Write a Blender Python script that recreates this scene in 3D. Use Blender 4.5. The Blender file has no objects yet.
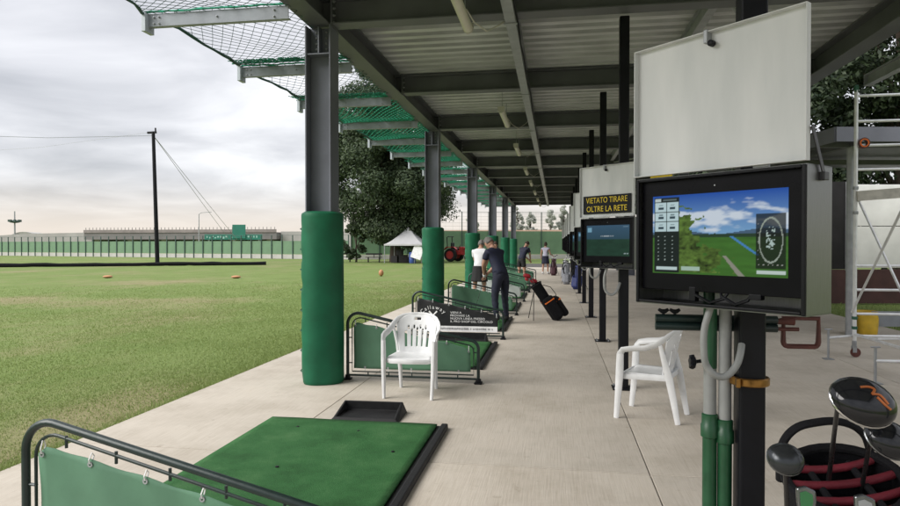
import bpy, bmesh, math, random
import numpy as np
from mathutils import Vector, Matrix, Quaternion
R = math.radians
random.seed(7); rng = np.random.default_rng(7)
scn = bpy.context.scene
COL = scn.collection

# ---------------------------------------------------------------- camera, sky, sun, exposure
cam_d = bpy.data.cameras.new('camera'); cam = bpy.data.objects.new('camera', cam_d); COL.objects.link(cam)
cam.location = (0, 0, 1.6)
cam.rotation_euler = (R(90 - 0.75), 0, R(9.4))
cam_d.sensor_width = 36; cam_d.lens = 25.6; cam_d.clip_start = 0.05; cam_d.clip_end = 6000
scn.camera = cam

SUN_AZ = math.atan2(-0.86, -0.50)        # light comes from the open side, a little behind the camera
SUN_EL = R(38)
world = bpy.data.worlds.new('World'); scn.world = world; world.use_nodes = True
wn, wl = world.node_tree.nodes, world.node_tree.links
wn.clear()
def N(t, **k):
    n = wn.new(t)
    for a, b in k.items(): setattr(n, a, b)
    return n
w_out = N('ShaderNodeOutputWorld'); w_bg = N('ShaderNodeBackground'); w_bg.inputs[1].default_value = 0.1
sky = N('ShaderNodeTexSky', sky_type='NISHITA', sun_disc=False, sun_elevation=SUN_EL, sun_rotation=SUN_AZ)
w_tc = N('ShaderNodeTexCoord'); w_sep = N('ShaderNodeSeparateXYZ'); wl.new(w_tc.outputs['Generated'], w_sep.inputs[0])
zz = N('ShaderNodeMath', operation='MAXIMUM'); wl.new(w_sep.outputs['Z'], zz.inputs[0]); zz.inputs[1].default_value = 0.0
za = N('ShaderNodeMath', operation='ADD'); wl.new(zz.outputs[0], za.inputs[0]); za.inputs[1].default_value = 0.16
dx = N('ShaderNodeMath', operation='DIVIDE'); wl.new(w_sep.outputs['X'], dx.inputs[0]); wl.new(za.outputs[0], dx.inputs[1])
dy = N('ShaderNodeMath', operation='DIVIDE'); wl.new(w_sep.outputs['Y'], dy.inputs[0]); wl.new(za.outputs[0], dy.inputs[1])
w_cmb = N('ShaderNodeCombineXYZ'); wl.new(dx.outputs[0], w_cmb.inputs[0]); wl.new(dy.outputs[0], w_cmb.inputs[1])
w_n1 = N('ShaderNodeTexNoise'); w_n1.inputs['Scale'].default_value = 1.05; w_n1.inputs['Detail'].default_value = 7
w_n1.inputs['Roughness'].default_value = 0.5; w_n1.inputs['Distortion'].default_value = 0.35
wl.new(w_cmb.outputs[0], w_n1.inputs['Vector'])
w_r = N('ShaderNodeValToRGB'); wl.new(w_n1.outputs['Fac'], w_r.inputs[0])
cr = w_r.color_ramp; cr.elements[0].position = 0.36; cr.elements[0].color = (0.52, 0.525, 0.555, 1)
cr.elements[1].position = 0.63; cr.elements[1].color = (0.98, 0.98, 1.0, 1)
e = cr.elements.new(0.5); e.color = (0.74, 0.74, 0.77, 1)
w_h = N('ShaderNodeMapRange'); wl.new(zz.outputs[0], w_h.inputs[0])
w_h.inputs[1].default_value = 0.0; w_h.inputs[2].default_value = 0.11; w_h.inputs[3].default_value = 0.9; w_h.inputs[4].default_value = 0.0
w_h.interpolation_type = 'SMOOTHSTEP'
w_mh = N('ShaderNodeMixRGB'); wl.new(w_h.outputs[0], w_mh.inputs[0]); wl.new(w_r.outputs[0], w_mh.inputs[1])
w_mh.inputs[2].default_value = (0.96, 0.855, 0.76, 1)
w_up = N('ShaderNodeMath', operation='MULTIPLY_ADD'); wl.new(zz.outputs[0], w_up.inputs[0]); w_up.inputs[1].default_value = 3.2; w_up.inputs[2].default_value = 3.12
w_sc = N('ShaderNodeVectorMath', operation='SCALE'); wl.new(w_mh.outputs[0], w_sc.inputs[0]); wl.new(w_up.outputs[0], w_sc.inputs['Scale'])
w_mx = N('ShaderNodeMixRGB'); w_mx.inputs[0].default_value = 0.94
wl.new(sky.outputs[0], w_mx.inputs[1]); wl.new(w_sc.outputs[0], w_mx.inputs[2])
wl.new(w_mx.outputs[0], w_bg.inputs[0]); wl.new(w_bg.outputs[0], w_out.inputs[0])

sun_d = bpy.data.lights.new('sun', 'SUN'); sun_o = bpy.data.objects.new('sun', sun_d); COL.objects.link(sun_o)
sun_d.energy = 1.5; sun_d.angle = R(45); sun_d.color = (1.0, 0.965, 0.92)
sdir = Vector((math.sin(SUN_AZ) * math.cos(SUN_EL), math.cos(SUN_AZ) * math.cos(SUN_EL), math.sin(SUN_EL)))
sun_o.rotation_euler = (-sdir).to_track_quat('-Z', 'Y').to_euler(); sun_o.location = (-20, -12, 20)
vs = scn.view_settings; vs.view_transform = 'Standard'; vs.look = 'None'; vs.gamma = 1; vs.exposure = 1.58; vs.use_curve_mapping = False

# ---------------------------------------------------------------- helpers
def srgb(r, g, b):
    f = lambda c: (c / 255 / 12.92) if c / 255 <= 0.04045 else ((c / 255 + 0.055) / 1.055) ** 2.4
    return (f(r), f(g), f(b))
MATS = {}
def mat(name, col, rough=0.6, metal=0.0, var=0.12, scale=6.0, bump=0.0, bscale=60.0, stretch=(1, 1, 1), col2=None, emis=None, spec=0.5, detail=5, space='Object', pos=(0.35, 0.7)):
    if name in MATS: return MATS[name]
    m = bpy.data.materials.new(name); m.use_nodes = True; nt = m.node_tree; n, l = nt.nodes, nt.links
    b = n['Principled BSDF']; b.inputs['Roughness'].default_value = rough; b.inputs['Metallic'].default_value = metal
    b.inputs['Specular IOR Level'].default_value = spec
    tc = n.new('ShaderNodeTexCoord'); mp = n.new('ShaderNodeMapping'); mp.inputs['Scale'].default_value = stretch
    if space == 'World':
        ge = n.new('ShaderNodeNewGeometry'); l.new(ge.outputs['Position'], mp.inputs['Vector'])
    else: l.new(tc.outputs['Object'], mp.inputs['Vector'])
    nz = n.new('ShaderNodeTexNoise'); nz.inputs['Scale'].default_value = scale; nz.inputs['Detail'].default_value = detail
    l.new(mp.outputs[0], nz.inputs['Vector'])
    rp = n.new('ShaderNodeValToRGB'); l.new(nz.outputs['Fac'], rp.inputs[0])
    c2 = col2 if col2 else tuple(min(1, c * (1 + var)) for c in col); c1 = col if col2 else tuple(c * (1 - var) for c in col)
    rp.color_ramp.elements[0].position = pos[0]; rp.color_ramp.elements[1].position = pos[1]
    rp.color_ramp.elements[0].color = (*c1, 1); rp.color_ramp.elements[1].color = (*c2, 1)
    l.new(rp.outputs[0], b.inputs['Base Color'])
    mr = n.new('ShaderNodeMapRange'); l.new(nz.outputs['Fac'], mr.inputs[0]); mr.inputs[3].default_value = max(0.02, rough - 0.12); mr.inputs[4].default_value = min(1, rough + 0.12)
    l.new(mr.outputs[0], b.inputs['Roughness'])
    if bump:
        n2 = n.new('ShaderNodeTexNoise'); n2.inputs['Scale'].default_value = bscale; n2.inputs['Detail'].default_value = 4; l.new(mp.outputs[0], n2.inputs['Vector'])
        bp = n.new('ShaderNodeBump'); bp.inputs['Strength'].default_value = bump; bp.inputs['Distance'].default_value = 0.02
        l.new(n2.outputs['Fac'], bp.inputs['Height']); l.new(bp.outputs[0], b.inputs['Normal'])
    if emis:
        b.inputs['Emission Color'].default_value = (*emis[:3], 1); b.inputs['Emission Strength'].default_value = emis[3]
    MATS[name] = m; return m

class MB:
    def __init__(s): s.v = []; s.f = []; s.mi = []; s.cur = 0
    def add(s, vs_, fs): o = len(s.v); s.v += [tuple(x) for x in vs_]; s.f += [tuple(i + o for i in f) for f in fs]; s.mi += [s.cur] * len(fs); return s
    def box(s, cx, cy, cz, sx, sy, sz, M=None):
        p = [Vector((i * sx / 2, j * sy / 2, k * sz / 2)) for i in (-1, 1) for j in (-1, 1) for k in (-1, 1)]
        if M is not None: p = [M @ q for q in p]
        p = [q + Vector((cx, cy, cz)) for q in p]
        return s.add(p, [(0, 1, 3, 2), (4, 6, 7, 5), (0, 4, 5, 1), (2, 3, 7, 6), (0, 2, 6, 4), (1, 5, 7, 3)])
    def tube(s, pts, r, n=8, closed=False, flat=None, up=None):
        pts = [Vector(p) for p in pts]; m = len(pts); rs = r if isinstance(r, (list, tuple)) else [r] * m
        T = []
        for i in range(m):
            a = pts[(i - 1) % m] if (closed or i > 0) else pts[i]; b = pts[(i + 1) % m] if (closed or i < m - 1) else pts[i]
            t = b - a; T.append(t.normalized() if t.length > 1e-9 else Vector((0, 0, 1)))
        u = Vector(up) if up else (Vector((0, 0, 1)) if abs(T[0].z) < 0.9 else Vector((1, 0, 0)))
        u = (u - T[0] * u.dot(T[0])).normalized(); vs_ = []
        for i in range(m):
            if i: u = T[i - 1].rotation_difference(T[i]) @ u
            u = (u - T[i] * u.dot(T[i])).normalized(); w = T[i].cross(u)
            for k in range(n):
                a = 2 * math.pi * (k + 0.5) / n
                fu, fw = (1, 1) if not flat else flat
                vs_.append(pts[i] + rs[i] * (fu * math.cos(a) * u + fw * math.sin(a) * w))
        fs = []
        for i in range(m if closed else m - 1):
            j = (i + 1) % m
            for k in range(n): fs.append((i * n + k, i * n + (k + 1) % n, j * n + (k + 1) % n, j * n + k))
        if not closed: fs += [tuple(range(n - 1, -1, -1)), tuple((m - 1) * n + k for k in range(n))]
        return s.add(vs_, fs)
    def lathe(s, prof, n=20, M=None, cap=True, sx=1, sy=1):
        vs_ = []
        for r, z in prof:
            for k in range(n):
                a = 2 * math.pi * k / n; q = Vector((r * math.cos(a) * sx, r * math.sin(a) * sy, z)); vs_.append(M @ q if M is not None else q)
        fs = [(i * n + k, i * n + (k + 1) % n, (i + 1) * n + (k + 1) % n, (i + 1) * n + k) for i in range(len(prof) - 1) for k in range(n)]
        if cap: fs += [tuple(range(n - 1, -1, -1)), tuple((len(prof) - 1) * n + k for k in range(n))]
        return s.add(vs_, fs)
    def prism(s, poly, d0, d1, axis='y'):
        n = len(poly); mk = {'y': lambda a, b, d: (a, d, b), 'x': lambda a, b, d: (d, a, b), 'z': lambda a, b, d: (a, b, d)}[axis]
        vs_ = [mk(a, b, d0) for a, b in poly] + [mk(a, b, d1) for a, b in poly]
        return s.add(vs_, [tuple(range(n)), tuple(range(2 * n - 1, n - 1, -1))] + [(i, i + n, (i + 1) % n + n, (i + 1) % n) for i in range(n)])
    def grid(s, fn, nu, nv, skip=None):
        vs_ = [fn(i / nu, j / nv) for j in range(nv + 1) for i in range(nu + 1)]
        fs = [(j * (nu + 1) + i, j * (nu + 1) + i + 1, (j + 1) * (nu + 1) + i + 1, (j + 1) * (nu + 1) + i) for j in range(nv) for i in range(nu) if not (skip and skip((i + .5) / nu, (j + .5) / nv))]
        return s.add(vs_, fs)
    def ibeam(s, p0, p1, h, b, tf=0.018, tw=0.012):   # horizontal beam, p = middle of the bottom flange underside
        p0, p1 = Vector(p0), Vector(p1); d = (p1 - p0); L = d.length; d.normalize(); w = Vector((-d.y, d.x, 0)).normalized(); c = (p0 + p1) / 2
        M = Matrix((d, w, Vector((0, 0, 1)))).transposed()
        for z, bb, hh in ((tf / 2, b, tf), (h - tf / 2, b, tf), (h / 2, tw, h - 2 * tf - 0.001)): s.box(c.x, c.y, c.z + z, L, bb, hh, M)
        return s
    def build(s, name, m, parent=None, smooth=False, bevel=0, solid=0, sub=0, seg=2):
        me = bpy.data.meshes.new(name); me.from_pydata(s.v, [], s.f); me.validate(clean_customdata=False)
        ms = m if isinstance(m, (list, tuple)) else [m]
        for q in ms: me.materials.append(q)
        if len(ms) > 1 and len(me.polygons) == len(s.mi): me.polygons.foreach_set('material_index', s.mi)
        bm = bmesh.new(); bm.from_mesh(me); bmesh.ops.recalc_face_normals(bm, faces=bm.faces); bm.to_mesh(me); bm.free()
        if smooth:
            me.polygons.foreach_set('use_smooth', [True] * len(me.polygons)); 
            try: me.set_sharp_from_angle(angle=R(42))
            except Exception: pass
        o = bpy.data.objects.new(name, me); COL.objects.link(o)
        if parent: o.parent = parent
        if solid: md = o.modifiers.new('solid', 'SOLIDIFY'); md.thickness = solid; md.offset = 0
        if bevel: md = o.modifiers.new('bevel', 'BEVEL'); md.width = bevel; md.segments = seg; md.limit_method = 'ANGLE'; md.angle_limit = R(40)
        if sub: md = o.modifiers.new('sub', 'SUBSURF'); md.levels = sub; md.render_levels = sub
        return o
def tag(o, label, cat, group=None, kind=None):
    if label: o['label'] = label
    if cat: o['category'] = cat
    if group: o['group'] = group
    if kind: o['kind'] = kind
    return o
def thing(name, label, cat, loc=(0, 0, 0), rz=0, group=None):
    o = bpy.data.objects.new(name, None); COL.objects.link(o); o.empty_display_size = 0.1
    o.location = loc; o.rotation_euler = (0, 0, R(rz)); return tag(o, label, cat, group)
def copy_tree(o, parent=None, label=None, loc=None, rz=None, skip=()):
    c = o.copy(); COL.objects.link(c); c.parent = parent
    if label: c['label'] = label
    if loc: c.location = loc
    if rz is not None: c.rotation_euler = (0, 0, R(rz))
    for ch in o.children:
        if ch.name.split('.')[0] not in skip: copy_tree(ch, c)
    return c
def share(o, parent, loc):
    c = o.copy(); COL.objects.link(c); c.parent = parent; c.location = loc; return c
def rotM(ax, a): return Matrix.Rotation(R(a), 3, ax)
def arc(cx, cz, r, a0, a1, n=8): return [(cx + r * math.cos(R(a0 + (a1 - a0) * i / n)), cz + r * math.sin(R(a0 + (a1 - a0) * i / n))) for i in range(n + 1)]
def text(name, body, size, m, parent, M, extrude=0.0006, align='LEFT', sx=1.0):
    cu = bpy.data.curves.new(name, 'FONT'); cu.body = body; cu.size = size; cu.extrude = extrude; cu.align_x = align; cu.resolution_u = 3
    t = bpy.data.objects.new(name, cu); COL.objects.link(t); bpy.context.view_layer.update()
    dg = bpy.context.evaluated_depsgraph_get(); me = bpy.data.meshes.new_from_object(t.evaluated_get(dg)); bpy.data.objects.remove(t)
    me.transform(M @ Matrix.Diagonal((sx, 1, 1, 1))); me.materials.clear(); me.materials.append(m)
    o = bpy.data.objects.new(name, me); COL.objects.link(o); o.parent = parent; o['kind'] = 'stuff'; return o
def face_M(x, y, z, rz=0):   # text upright, readable from -Y of the local frame
    return Matrix.Translation((x, y, z)) @ Matrix.Rotation(R(rz), 4, 'Z') @ Matrix.Rotation(R(90), 4, 'X')

def smooth(pts, n_=4):
    P = [Vector(p) for p in pts]; P = [P[0] * 2 - P[1]] + P + [P[-1] * 2 - P[-2]]; out = []
    for i in range(1, len(P) - 2):
        for k in range(n_):
            t_ = k / n_; a, b_, c_, d_ = P[i - 1], P[i], P[i + 1], P[i + 2]
            out.append(.5 * ((2 * b_) + (c_ - a) * t_ + (2 * a - 5 * b_ + 4 * c_ - d_) * t_ ** 2 + (3 * b_ - a - 3 * c_ + d_) * t_ ** 3))
    return out + [P[-2]]
# ---------------------------------------------------------------- materials
m_steel = mat('grey_painted_steel', (0.150, 0.160, 0.190), 0.5, 0.15, 0.14, 2.5, 0.05, 30)
m_beam = mat('roof_beam_paint', (0.112, 0.118, 0.125), 0.55, 0.1, 0.16, 2.0, 0.05, 30)
m_gal = mat('galvanised_steel', (0.33, 0.345, 0.36), 0.45, 0.45, 0.14, 7, 0.03, 40)
m_out = mat('outrigger_steel', (0.27, 0.29, 0.32), 0.5, 0.2, 0.12, 5, 0.03, 40)
m_deck = mat('roof_sheet_zinc', (0.54, 0.55, 0.555), 0.42, 0.2, 0.16, 1.6, 0.04, 30, (1, 6, 1))
m_blk = mat('black_paint', (0.006, 0.0065, 0.009), 0.42, 0, 0.2, 8, 0.03, 60, spec=0.22)
m_blk_soft = mat('black_fabric', (0.008, 0.008, 0.010), 0.85, 0, 0.3, 25, 0.25, 250, spec=0.2)
m_rub = mat('black_rubber', (0.013, 0.013, 0.014), 0.6, 0, 0.25, 15, 0.15, 120, spec=0.3)
m_plw = mat('white_plastic', (0.68, 0.69, 0.695), 0.36, 0, 0.08, 9, 0.02, 60)
m_lid = mat('white_lid_paint', (0.56, 0.58, 0.585), 0.42, 0, 0.045, 2.2, 0.03, 20, (3, 3, 0.6), col2=(0.69, 0.70, 0.705), detail=8)
m_ss = mat('brushed_stainless', (0.20, 0.205, 0.205), 0.34, 0.8, 0.10, 20, 0.05, 60, (8, 8, 0.6))
m_frame = mat('dark_green_tube', (0.012, 0.026, 0.024), 0.36, 0.1, 0.2, 10, 0.02, 60)
m_padm = mat('green_vinyl_pad', (0.006, 0.098, 0.046), 0.5, 0, 0.2, 3.5, 0.12, 6, spec=0.28, detail=8)
m_cloth = mat('green_shade_cloth', (0.085, 0.195, 0.12), 0.75, 0, 0.10, 3.5, 0.10, 14)
m_clothw = mat('pale_shade_cloth', (0.45, 0.50, 0.48), 0.75, 0, 0.08, 4, 0.08, 14)
m_net = mat('green_net_cord', (0.016, 0.065, 0.048), 0.7, 0, 0.2, 12)
m_netd = mat('green_net_bunch', (0.02, 0.26, 0.16), 0.75, 0, 0.3, 18, 0.3, 60)
m_white = mat('white_print', (0.78, 0.78, 0.78), 0.6)
m_yel = mat('yellow_print', (0.75, 0.56, 0.03), 0.6)
m_brass = mat('brass_clip', (0.30, 0.155, 0.04), 0.35, 0.8, 0.2, 40)
m_green_tube = mat('green_stand_tube', (0.012, 0.075, 0.030), 0.38, 0, 0.15, 12, 0.03, 40)
m_pvc = mat('grey_pvc', (0.27, 0.28, 0.275), 0.42, 0, 0.08, 14, 0.03, 40)
m_red = mat('red_fabric', (0.13, 0.006, 0.016), 0.7, 0, 0.2, 18, 0.15, 150)
m_redh = mat('red_head_cover', (0.42, 0.015, 0.03), 0.65, 0, 0.2, 18, 0.1, 90)
m_orange = mat('orange_trim', (0.75, 0.16, 0.015), 0.6)
m_rust = mat('red_oxide_tube', (0.11, 0.035, 0.028), 0.6, 0.1, 0.25, 14, 0.1, 60)
m_chrome = mat('polished_steel', (0.55, 0.55, 0.55), 0.16, 1.0, 0.05, 12)
m_bark = mat('bark', (0.06, 0.045, 0.032), 0.9, 0, 0.3, 5, 0.6, 12, (1, 1, 0.25))
m_skin = mat('skin', (0.42, 0.235, 0.165), 0.55, 0, 0.08, 14)

def leaf_mat(name, c1, c2, trans=0.25):
    m = bpy.data.materials.new(name); m.use_nodes = True; n, l = m.node_tree.nodes, m.node_tree.links
    b = n['Principled BSDF']; b.inputs['Roughness'].default_value = 0.55; b.inputs['Specular IOR Level'].default_value = 0.3
    ge = n.new('ShaderNodeNewGeometry'); rp = n.new('ShaderNodeValToRGB'); l.new(ge.outputs['Random Per Island'], rp.inputs[0])
    rp.color_ramp.elements[0].color = (*c1, 1); rp.color_ramp.elements[1].color = (*c2, 1); l.new(rp.outputs[0], b.inputs['Base Color'])
    tr = n.new('ShaderNodeBsdfTranslucent'); l.new(rp.outputs[0], tr.inputs[0]); mx = n.new('ShaderNodeMixShader'); mx.inputs[0].default_value = trans
    l.new(b.outputs[0], mx.inputs[1]); l.new(tr.outputs[0], mx.inputs[2]); l.new(mx.outputs[0], n['Material Output'].inputs[0]); return m
m_leaf = leaf_mat('tree_leaves', (0.030, 0.052, 0.026), (0.085, 0.118, 0.058))
m_leaf2 = leaf_mat('conifer_leaves', (0.014, 0.026, 0.013), (0.045, 0.066, 0.030))
m_leaf3 = leaf_mat('hazy_leaves', (0.50, 0.51, 0.48), (0.62, 0.63, 0.58), .55)  # distance haze put into the leaf colour of the far poplars
m_grass = leaf_mat('grass_blades', (0.180, 0.250, 0.070), (0.295, 0.355, 0.13), 0.35)

# lawn: green with yellowed and bare patches
m_lawn = bpy.data.materials.new('lawn'); m_lawn.use_nodes = True
n, l = m_lawn.node_tree.nodes, m_lawn.node_tree.links; b = n['Principled BSDF']; b.inputs['Roughness'].default_value = 0.9; b.inputs['Specular IOR Level'].default_value = 0.15
ge = n.new('ShaderNodeNewGeometry')
def nz_(scale, det, rough=0.6, vec=None):
    q = n.new('ShaderNodeTexNoise'); q.inputs['Scale'].default_value = scale; q.inputs['Detail'].default_value = det; q.inputs['Roughness'].default_value = rough
    l.new(vec or ge.outputs['Position'], q.inputs['Vector']); return q
def rmp(src, stops):
    q = n.new('ShaderNodeValToRGB'); l.new(src, q.inputs[0]); el = q.color_ramp.elements
    el[0].position, el[0].color = stops[0][0], (*stops[0][1], 1); el[1].position, el[1].color = stops[-1][0], (*stops[-1][1], 1)
    for p, c in stops[1:-1]: k = el.new(p); k.color = (*c, 1)
    return q
fine = rmp(nz_(38, 6, 0.75).outputs['Fac'], [(0.3, (0.112, 0.165, 0.045)), (0.7, (0.200, 0.250, 0.088))])
dry = rmp(nz_(9, 6, 0.7).outputs['Fac'], [(0.3, (0.21, 0.165, 0.095)), (0.7, (0.34, 0.28, 0.185))])
mps = n.new('ShaderNodeMapping'); mps.inputs['Scale'].default_value = (1, 0.5, 1); l.new(ge.outputs['Position'], mps.inputs[0])
def blob(cx, cy, rx, ry):
    a_ = n.new('ShaderNodeMapping'); a_.inputs['Location'].default_value = (-cx / rx, -cy / ry, 0); a_.inputs['Scale'].default_value = (1 / rx, 1 / ry, 0); l.new(ge.outputs['Position'], a_.inputs[0])
    g_ = n.new('ShaderNodeTexGradient'); g_.gradient_type = 'SPHERICAL'; l.new(a_.outputs[0], g_.inputs[0]); return g_.outputs['Fac']
pn_ = nz_(0.26, 8, 0.7, mps.outputs[0]).outputs['Fac']
for (cx, cy, rx, ry, k_) in ((-14.5, 16.0, 6.5, 2.2, .17), (-10.5, 17.5, 3.0, 1.3, .12), (-20, 25, 6, 3, .12), (-4.4, 5.2, .8, 2.2, .16), (-9, 9.5, 2.5, 2, .08)):
    ad = n.new('ShaderNodeMath'); ad.operation = 'MULTIPLY_ADD'; l.new(blob(cx, cy, rx, ry), ad.inputs[0]); ad.inputs[1].default_value = k_ * 1.3; l.new(pn_, ad.inputs[2]); pn_ = ad.outputs[0]
pat = rmp(pn_, [(0.50, (0, 0, 0)), (0.70, (0.7, 0.7, 0.7))])
mx = n.new('ShaderNodeMixRGB'); l.new(pat.outputs[0], mx.inputs[0]); l.new(fine.outputs[0], mx.inputs[1]); l.new(dry.outputs[0], mx.inputs[2])
big = rmp(nz_(0.6, 5).outputs['Fac'], [(0.3, (0.82, 0.88, 0.75)), (0.7, (1.1, 1.08, 1.1))])
ml = n.new('ShaderNodeMixRGB'); ml.blend_type = 'MULTIPLY'; ml.inputs[0].default_value = 1; l.new(mx.outputs[0], ml.inputs[1]); l.new(big.outputs[0], ml.inputs[2])
l.new(ml.outputs[0], b.inputs['Base Color'])
bp = n.new('ShaderNodeBump'); bp.inputs['Strength'].default_value = 0.6; bp.inputs['Distance'].default_value = 0.05; l.new(nz_(30, 5).outputs['Fac'], bp.inputs['Height']); l.new(bp.outputs[0], b.inputs['Normal'])

# broom finished concrete
m_conc = bpy.data.materials.new('broomed_concrete'); m_conc.use_nodes = True
n, l = m_conc.node_tree.nodes, m_conc.node_tree.links; b = n['Principled BSDF']; b.inputs['Roughness'].default_value = 0.78; b.inputs['Specular IOR Level'].default_value = 0.3
ge = n.new('ShaderNodeNewGeometry'); mps = n.new('ShaderNodeMapping'); mps.inputs['Scale'].default_value = (1, 0.035, 1); l.new(ge.outputs['Position'], mps.inputs[0])
streak = nz_(85, 3, 0.6, mps.outputs[0]); base = rmp(streak.outputs['Fac'], [(0.25, (0.44, 0.395, 0.33)), (0.52, (0.50, 0.455, 0.39)), (0.78, (0.53, 0.487, 0.422))])
stain = rmp(nz_(1.3, 8, 0.68).outputs['Fac'], [(0.3, (0.80, 0.785, 0.76)), (0.55, (1, 1, 1)), (0.8, (1.06, 1.05, 1.04))])
ml = n.new('ShaderNodeMixRGB'); ml.blend_type = 'MULTIPLY'; ml.inputs[0].default_value = 1; l.new(base.outputs[0], ml.inputs[1]); l.new(stain.outputs[0], ml.inputs[2])
spk = rmp(nz_(7, 8, 0.7).outputs['Fac'], [(0.28, (0.62, 0.58, 0.53)), (0.40, (1, 1, 1))])
ml2 = n.new('ShaderNodeMixRGB'); ml2.blend_type = 'MULTIPLY'; ml2.inputs[0].default_value = 0.7; l.new(ml.outputs[0], ml2.inputs[1]); l.new(spk.outputs[0], ml2.inputs[2])
oi = n.new('ShaderNodeObjectInfo'); orp = rmp(oi.outputs['Random'], [(0, (0.93, 0.93, 0.93)), (1, (1.04, 1.035, 1.03))])
ml3 = n.new('ShaderNodeMixRGB'); ml3.blend_type = 'MULTIPLY'; ml3.inputs[0].default_value = 1; l.new(ml2.outputs[0], ml3.inputs[1]); l.new(orp.outputs[0], ml3.inputs[2])
l.new(ml3.outputs[0], b.inputs['Base Color'])
bp = n.new('ShaderNodeBump'); bp.inputs['Strength'].default_value = 0.22; bp.inputs['Distance'].default_value = 0.01; l.new(streak.outputs['Fac'], bp.inputs['Height']); l.new(bp.outputs[0], b.inputs['Normal'])

# artificial turf
m_turf = bpy.data.materials.new('artificial_turf'); m_turf.use_nodes = True
n, l = m_turf.node_tree.nodes, m_turf.node_tree.links; b = n['Principled BSDF']; b.inputs['Roughness'].default_value = 0.85; b.inputs['Specular IOR Level'].default_value = 0.2
ge = n.new('ShaderNodeNewGeometry')
t1 = rmp(nz_(160, 4, 0.7).outputs['Fac'], [(0.3, (0.016, 0.075, 0.020)), (0.7, (0.045, 0.155, 0.048))])
t2 = rmp(nz_(2.6, 7, 0.68).outputs['Fac'], [(0.3, (0.66, 0.72, 0.66)), (0.5, (1.1, 1.08, 1.1)), (0.68, (1.9, 1.35, 1.6))])
ml = n.new('ShaderNodeMixRGB'); ml.blend_type = 'MULTIPLY'; ml.inputs[0].default_value = 1; l.new(t1.outputs[0], ml.inputs[1]); l.new(t2.outputs[0], ml.inputs[2]); l.new(ml.outputs[0], b.inputs['Base Color'])
bp = n.new('ShaderNodeBump'); bp.inputs['Strength'].default_value = 0.8; bp.inputs['Distance'].default_value = 0.01; l.new(nz_(220, 3).outputs['Fac'], bp.inputs['Height']); l.new(bp.outputs[0], b.inputs['Normal'])

# ---------------------------------------------------------------- ground
mb = MB(); 
def gz(x, y): return -0.035
xs = [-3000, -600, -200, -90, -50, -20, -3.9, 6.35, 20, 60, 200, 600, 3000]; ys = [-600, -60, -20, 0, 20, 60, 100, 200, 600, 3000]
mb.add([(x, y, -0.035) for y in ys for x in xs], [(j * len(xs) + i, j * len(xs) + i + 1, (j + 1) * len(xs) + i + 1, (j + 1) * len(xs) + i) for j in range(len(ys) - 1) for i in range(len(xs) - 1)])
ground = tag(mb.build('lawn', m_lawn), 'wide green lawn of the practice range with dry patches', None, None, 'structure')

fl = MB().box(1.2, 22, -0.03, 10.08, 66, 0.02)
floor = tag(fl.build('concrete_floor', mat('joint_filler', (0.06, 0.055, 0.05), 0.9)), 'pale broomed concrete floor slabs along the hitting bays', None, None, 'structure')
XB = [-3.87, -2.2, 0.65, 3.9, 6.3]; YB = [-5.6 + 3.4 * i for i in range(16)]
for i in range(4):
    proto = None
    for j in range(15):
        w = XB[i + 1] - XB[i] - 0.008
        if proto is None: proto = MB().box(0, 0, -0.045, w, 3.386, 0.09).build('slab', m_conc, floor, bevel=0.004); o = proto
        else: o = share(proto, floor, (0, 0, 0))
        o.location = ((XB[i] + XB[i + 1]) / 2, YB[j] + 1.7, random.uniform(-0.001, 0.001))

def blades(name, label, n_, region, hmin, hmax):  # region is listed from the far side to the near edge
    X0, X1, Y0, Y1 = region
    u = rng.random(n_); x = X1 - (X1 - X0) * u ** 1.9; y = Y0 + (Y1 - Y0) * rng.random(n_) ** 1.7
    pn = np.sin(x * 1.3 + 2 * np.sin(y * 0.7)) * np.sin(y * 0.9 + np.sin(x * 0.6) * 2)
    for (cx, cy, rx, ry) in ((-14.5, 16.0, 6.5, 2.2), (-10.5, 17.5, 3.0, 1.3), (-20, 25, 6, 3), (-4.4, 5.2, .8, 2.2)): pn = pn - 2.2 * np.clip(1 - np.hypot((x - cx) / rx, (y - cy) / ry), 0, 1)
    keep = rng.random(n_) < np.clip(0.80 + 0.35 * pn, 0.22, 1) * np.clip((30 - np.hypot(x, y)) / 16, 0, 1); x, y = x[keep], y[keep]; k = len(x)
    h = (hmin + (hmax - hmin) * rng.random(k)) * (0.8 + 0.02 * np.hypot(x, y)); a = rng.random(k) * 6.283; w = 0.0018 + 0.00038 * np.hypot(x, y); lx = (rng.random(k) - .5) * h * 1.3; ly = (rng.random(k) - .5) * h * 1.3
    V = np.empty((k, 3, 3)); z0 = -0.037
    V[:, 0] = np.stack([x - w * np.cos(a), y - w * np.sin(a), np.full(k, z0)], 1); V[:, 1] = np.stack([x + w * np.cos(a), y + w * np.sin(a), np.full(k, z0)], 1); V[:, 2] = np.stack([x + lx, y + ly, z0 + h], 1)
    me = bpy.data.meshes.new(name); me.vertices.add(3 * k); me.vertices.foreach_set('co', V.ravel()); me.loops.add(3 * k); me.loops.foreach_set('vertex_index', np.arange(3 * k, dtype=np.int32))
    me.polygons.add(k); me.polygons.foreach_set('loop_start', np.arange(0, 3 * k, 3, dtype=np.int32)); me.update(); me.validate(); me.materials.append(m_grass)
    o = bpy.data.objects.new(name, me); COL.objects.link(o); return tag(o, label, 'grass', None, 'stuff')
blades('grass', 'short mown grass along the concrete edge of the range', 520000, (-24, -3.84, 2.0, 30), 0.012, 0.030)
blades('grass', 'fringe of longer grass creeping over the concrete edge', 9000, (-3.99, -3.872, 2.0, 28), 0.045, 0.085)
blades('grass', 'strip of grass beside the shelter beyond the scaffold', 30000, (15, 6.33, 8.0, 40), 0.03, 0.09)

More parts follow.
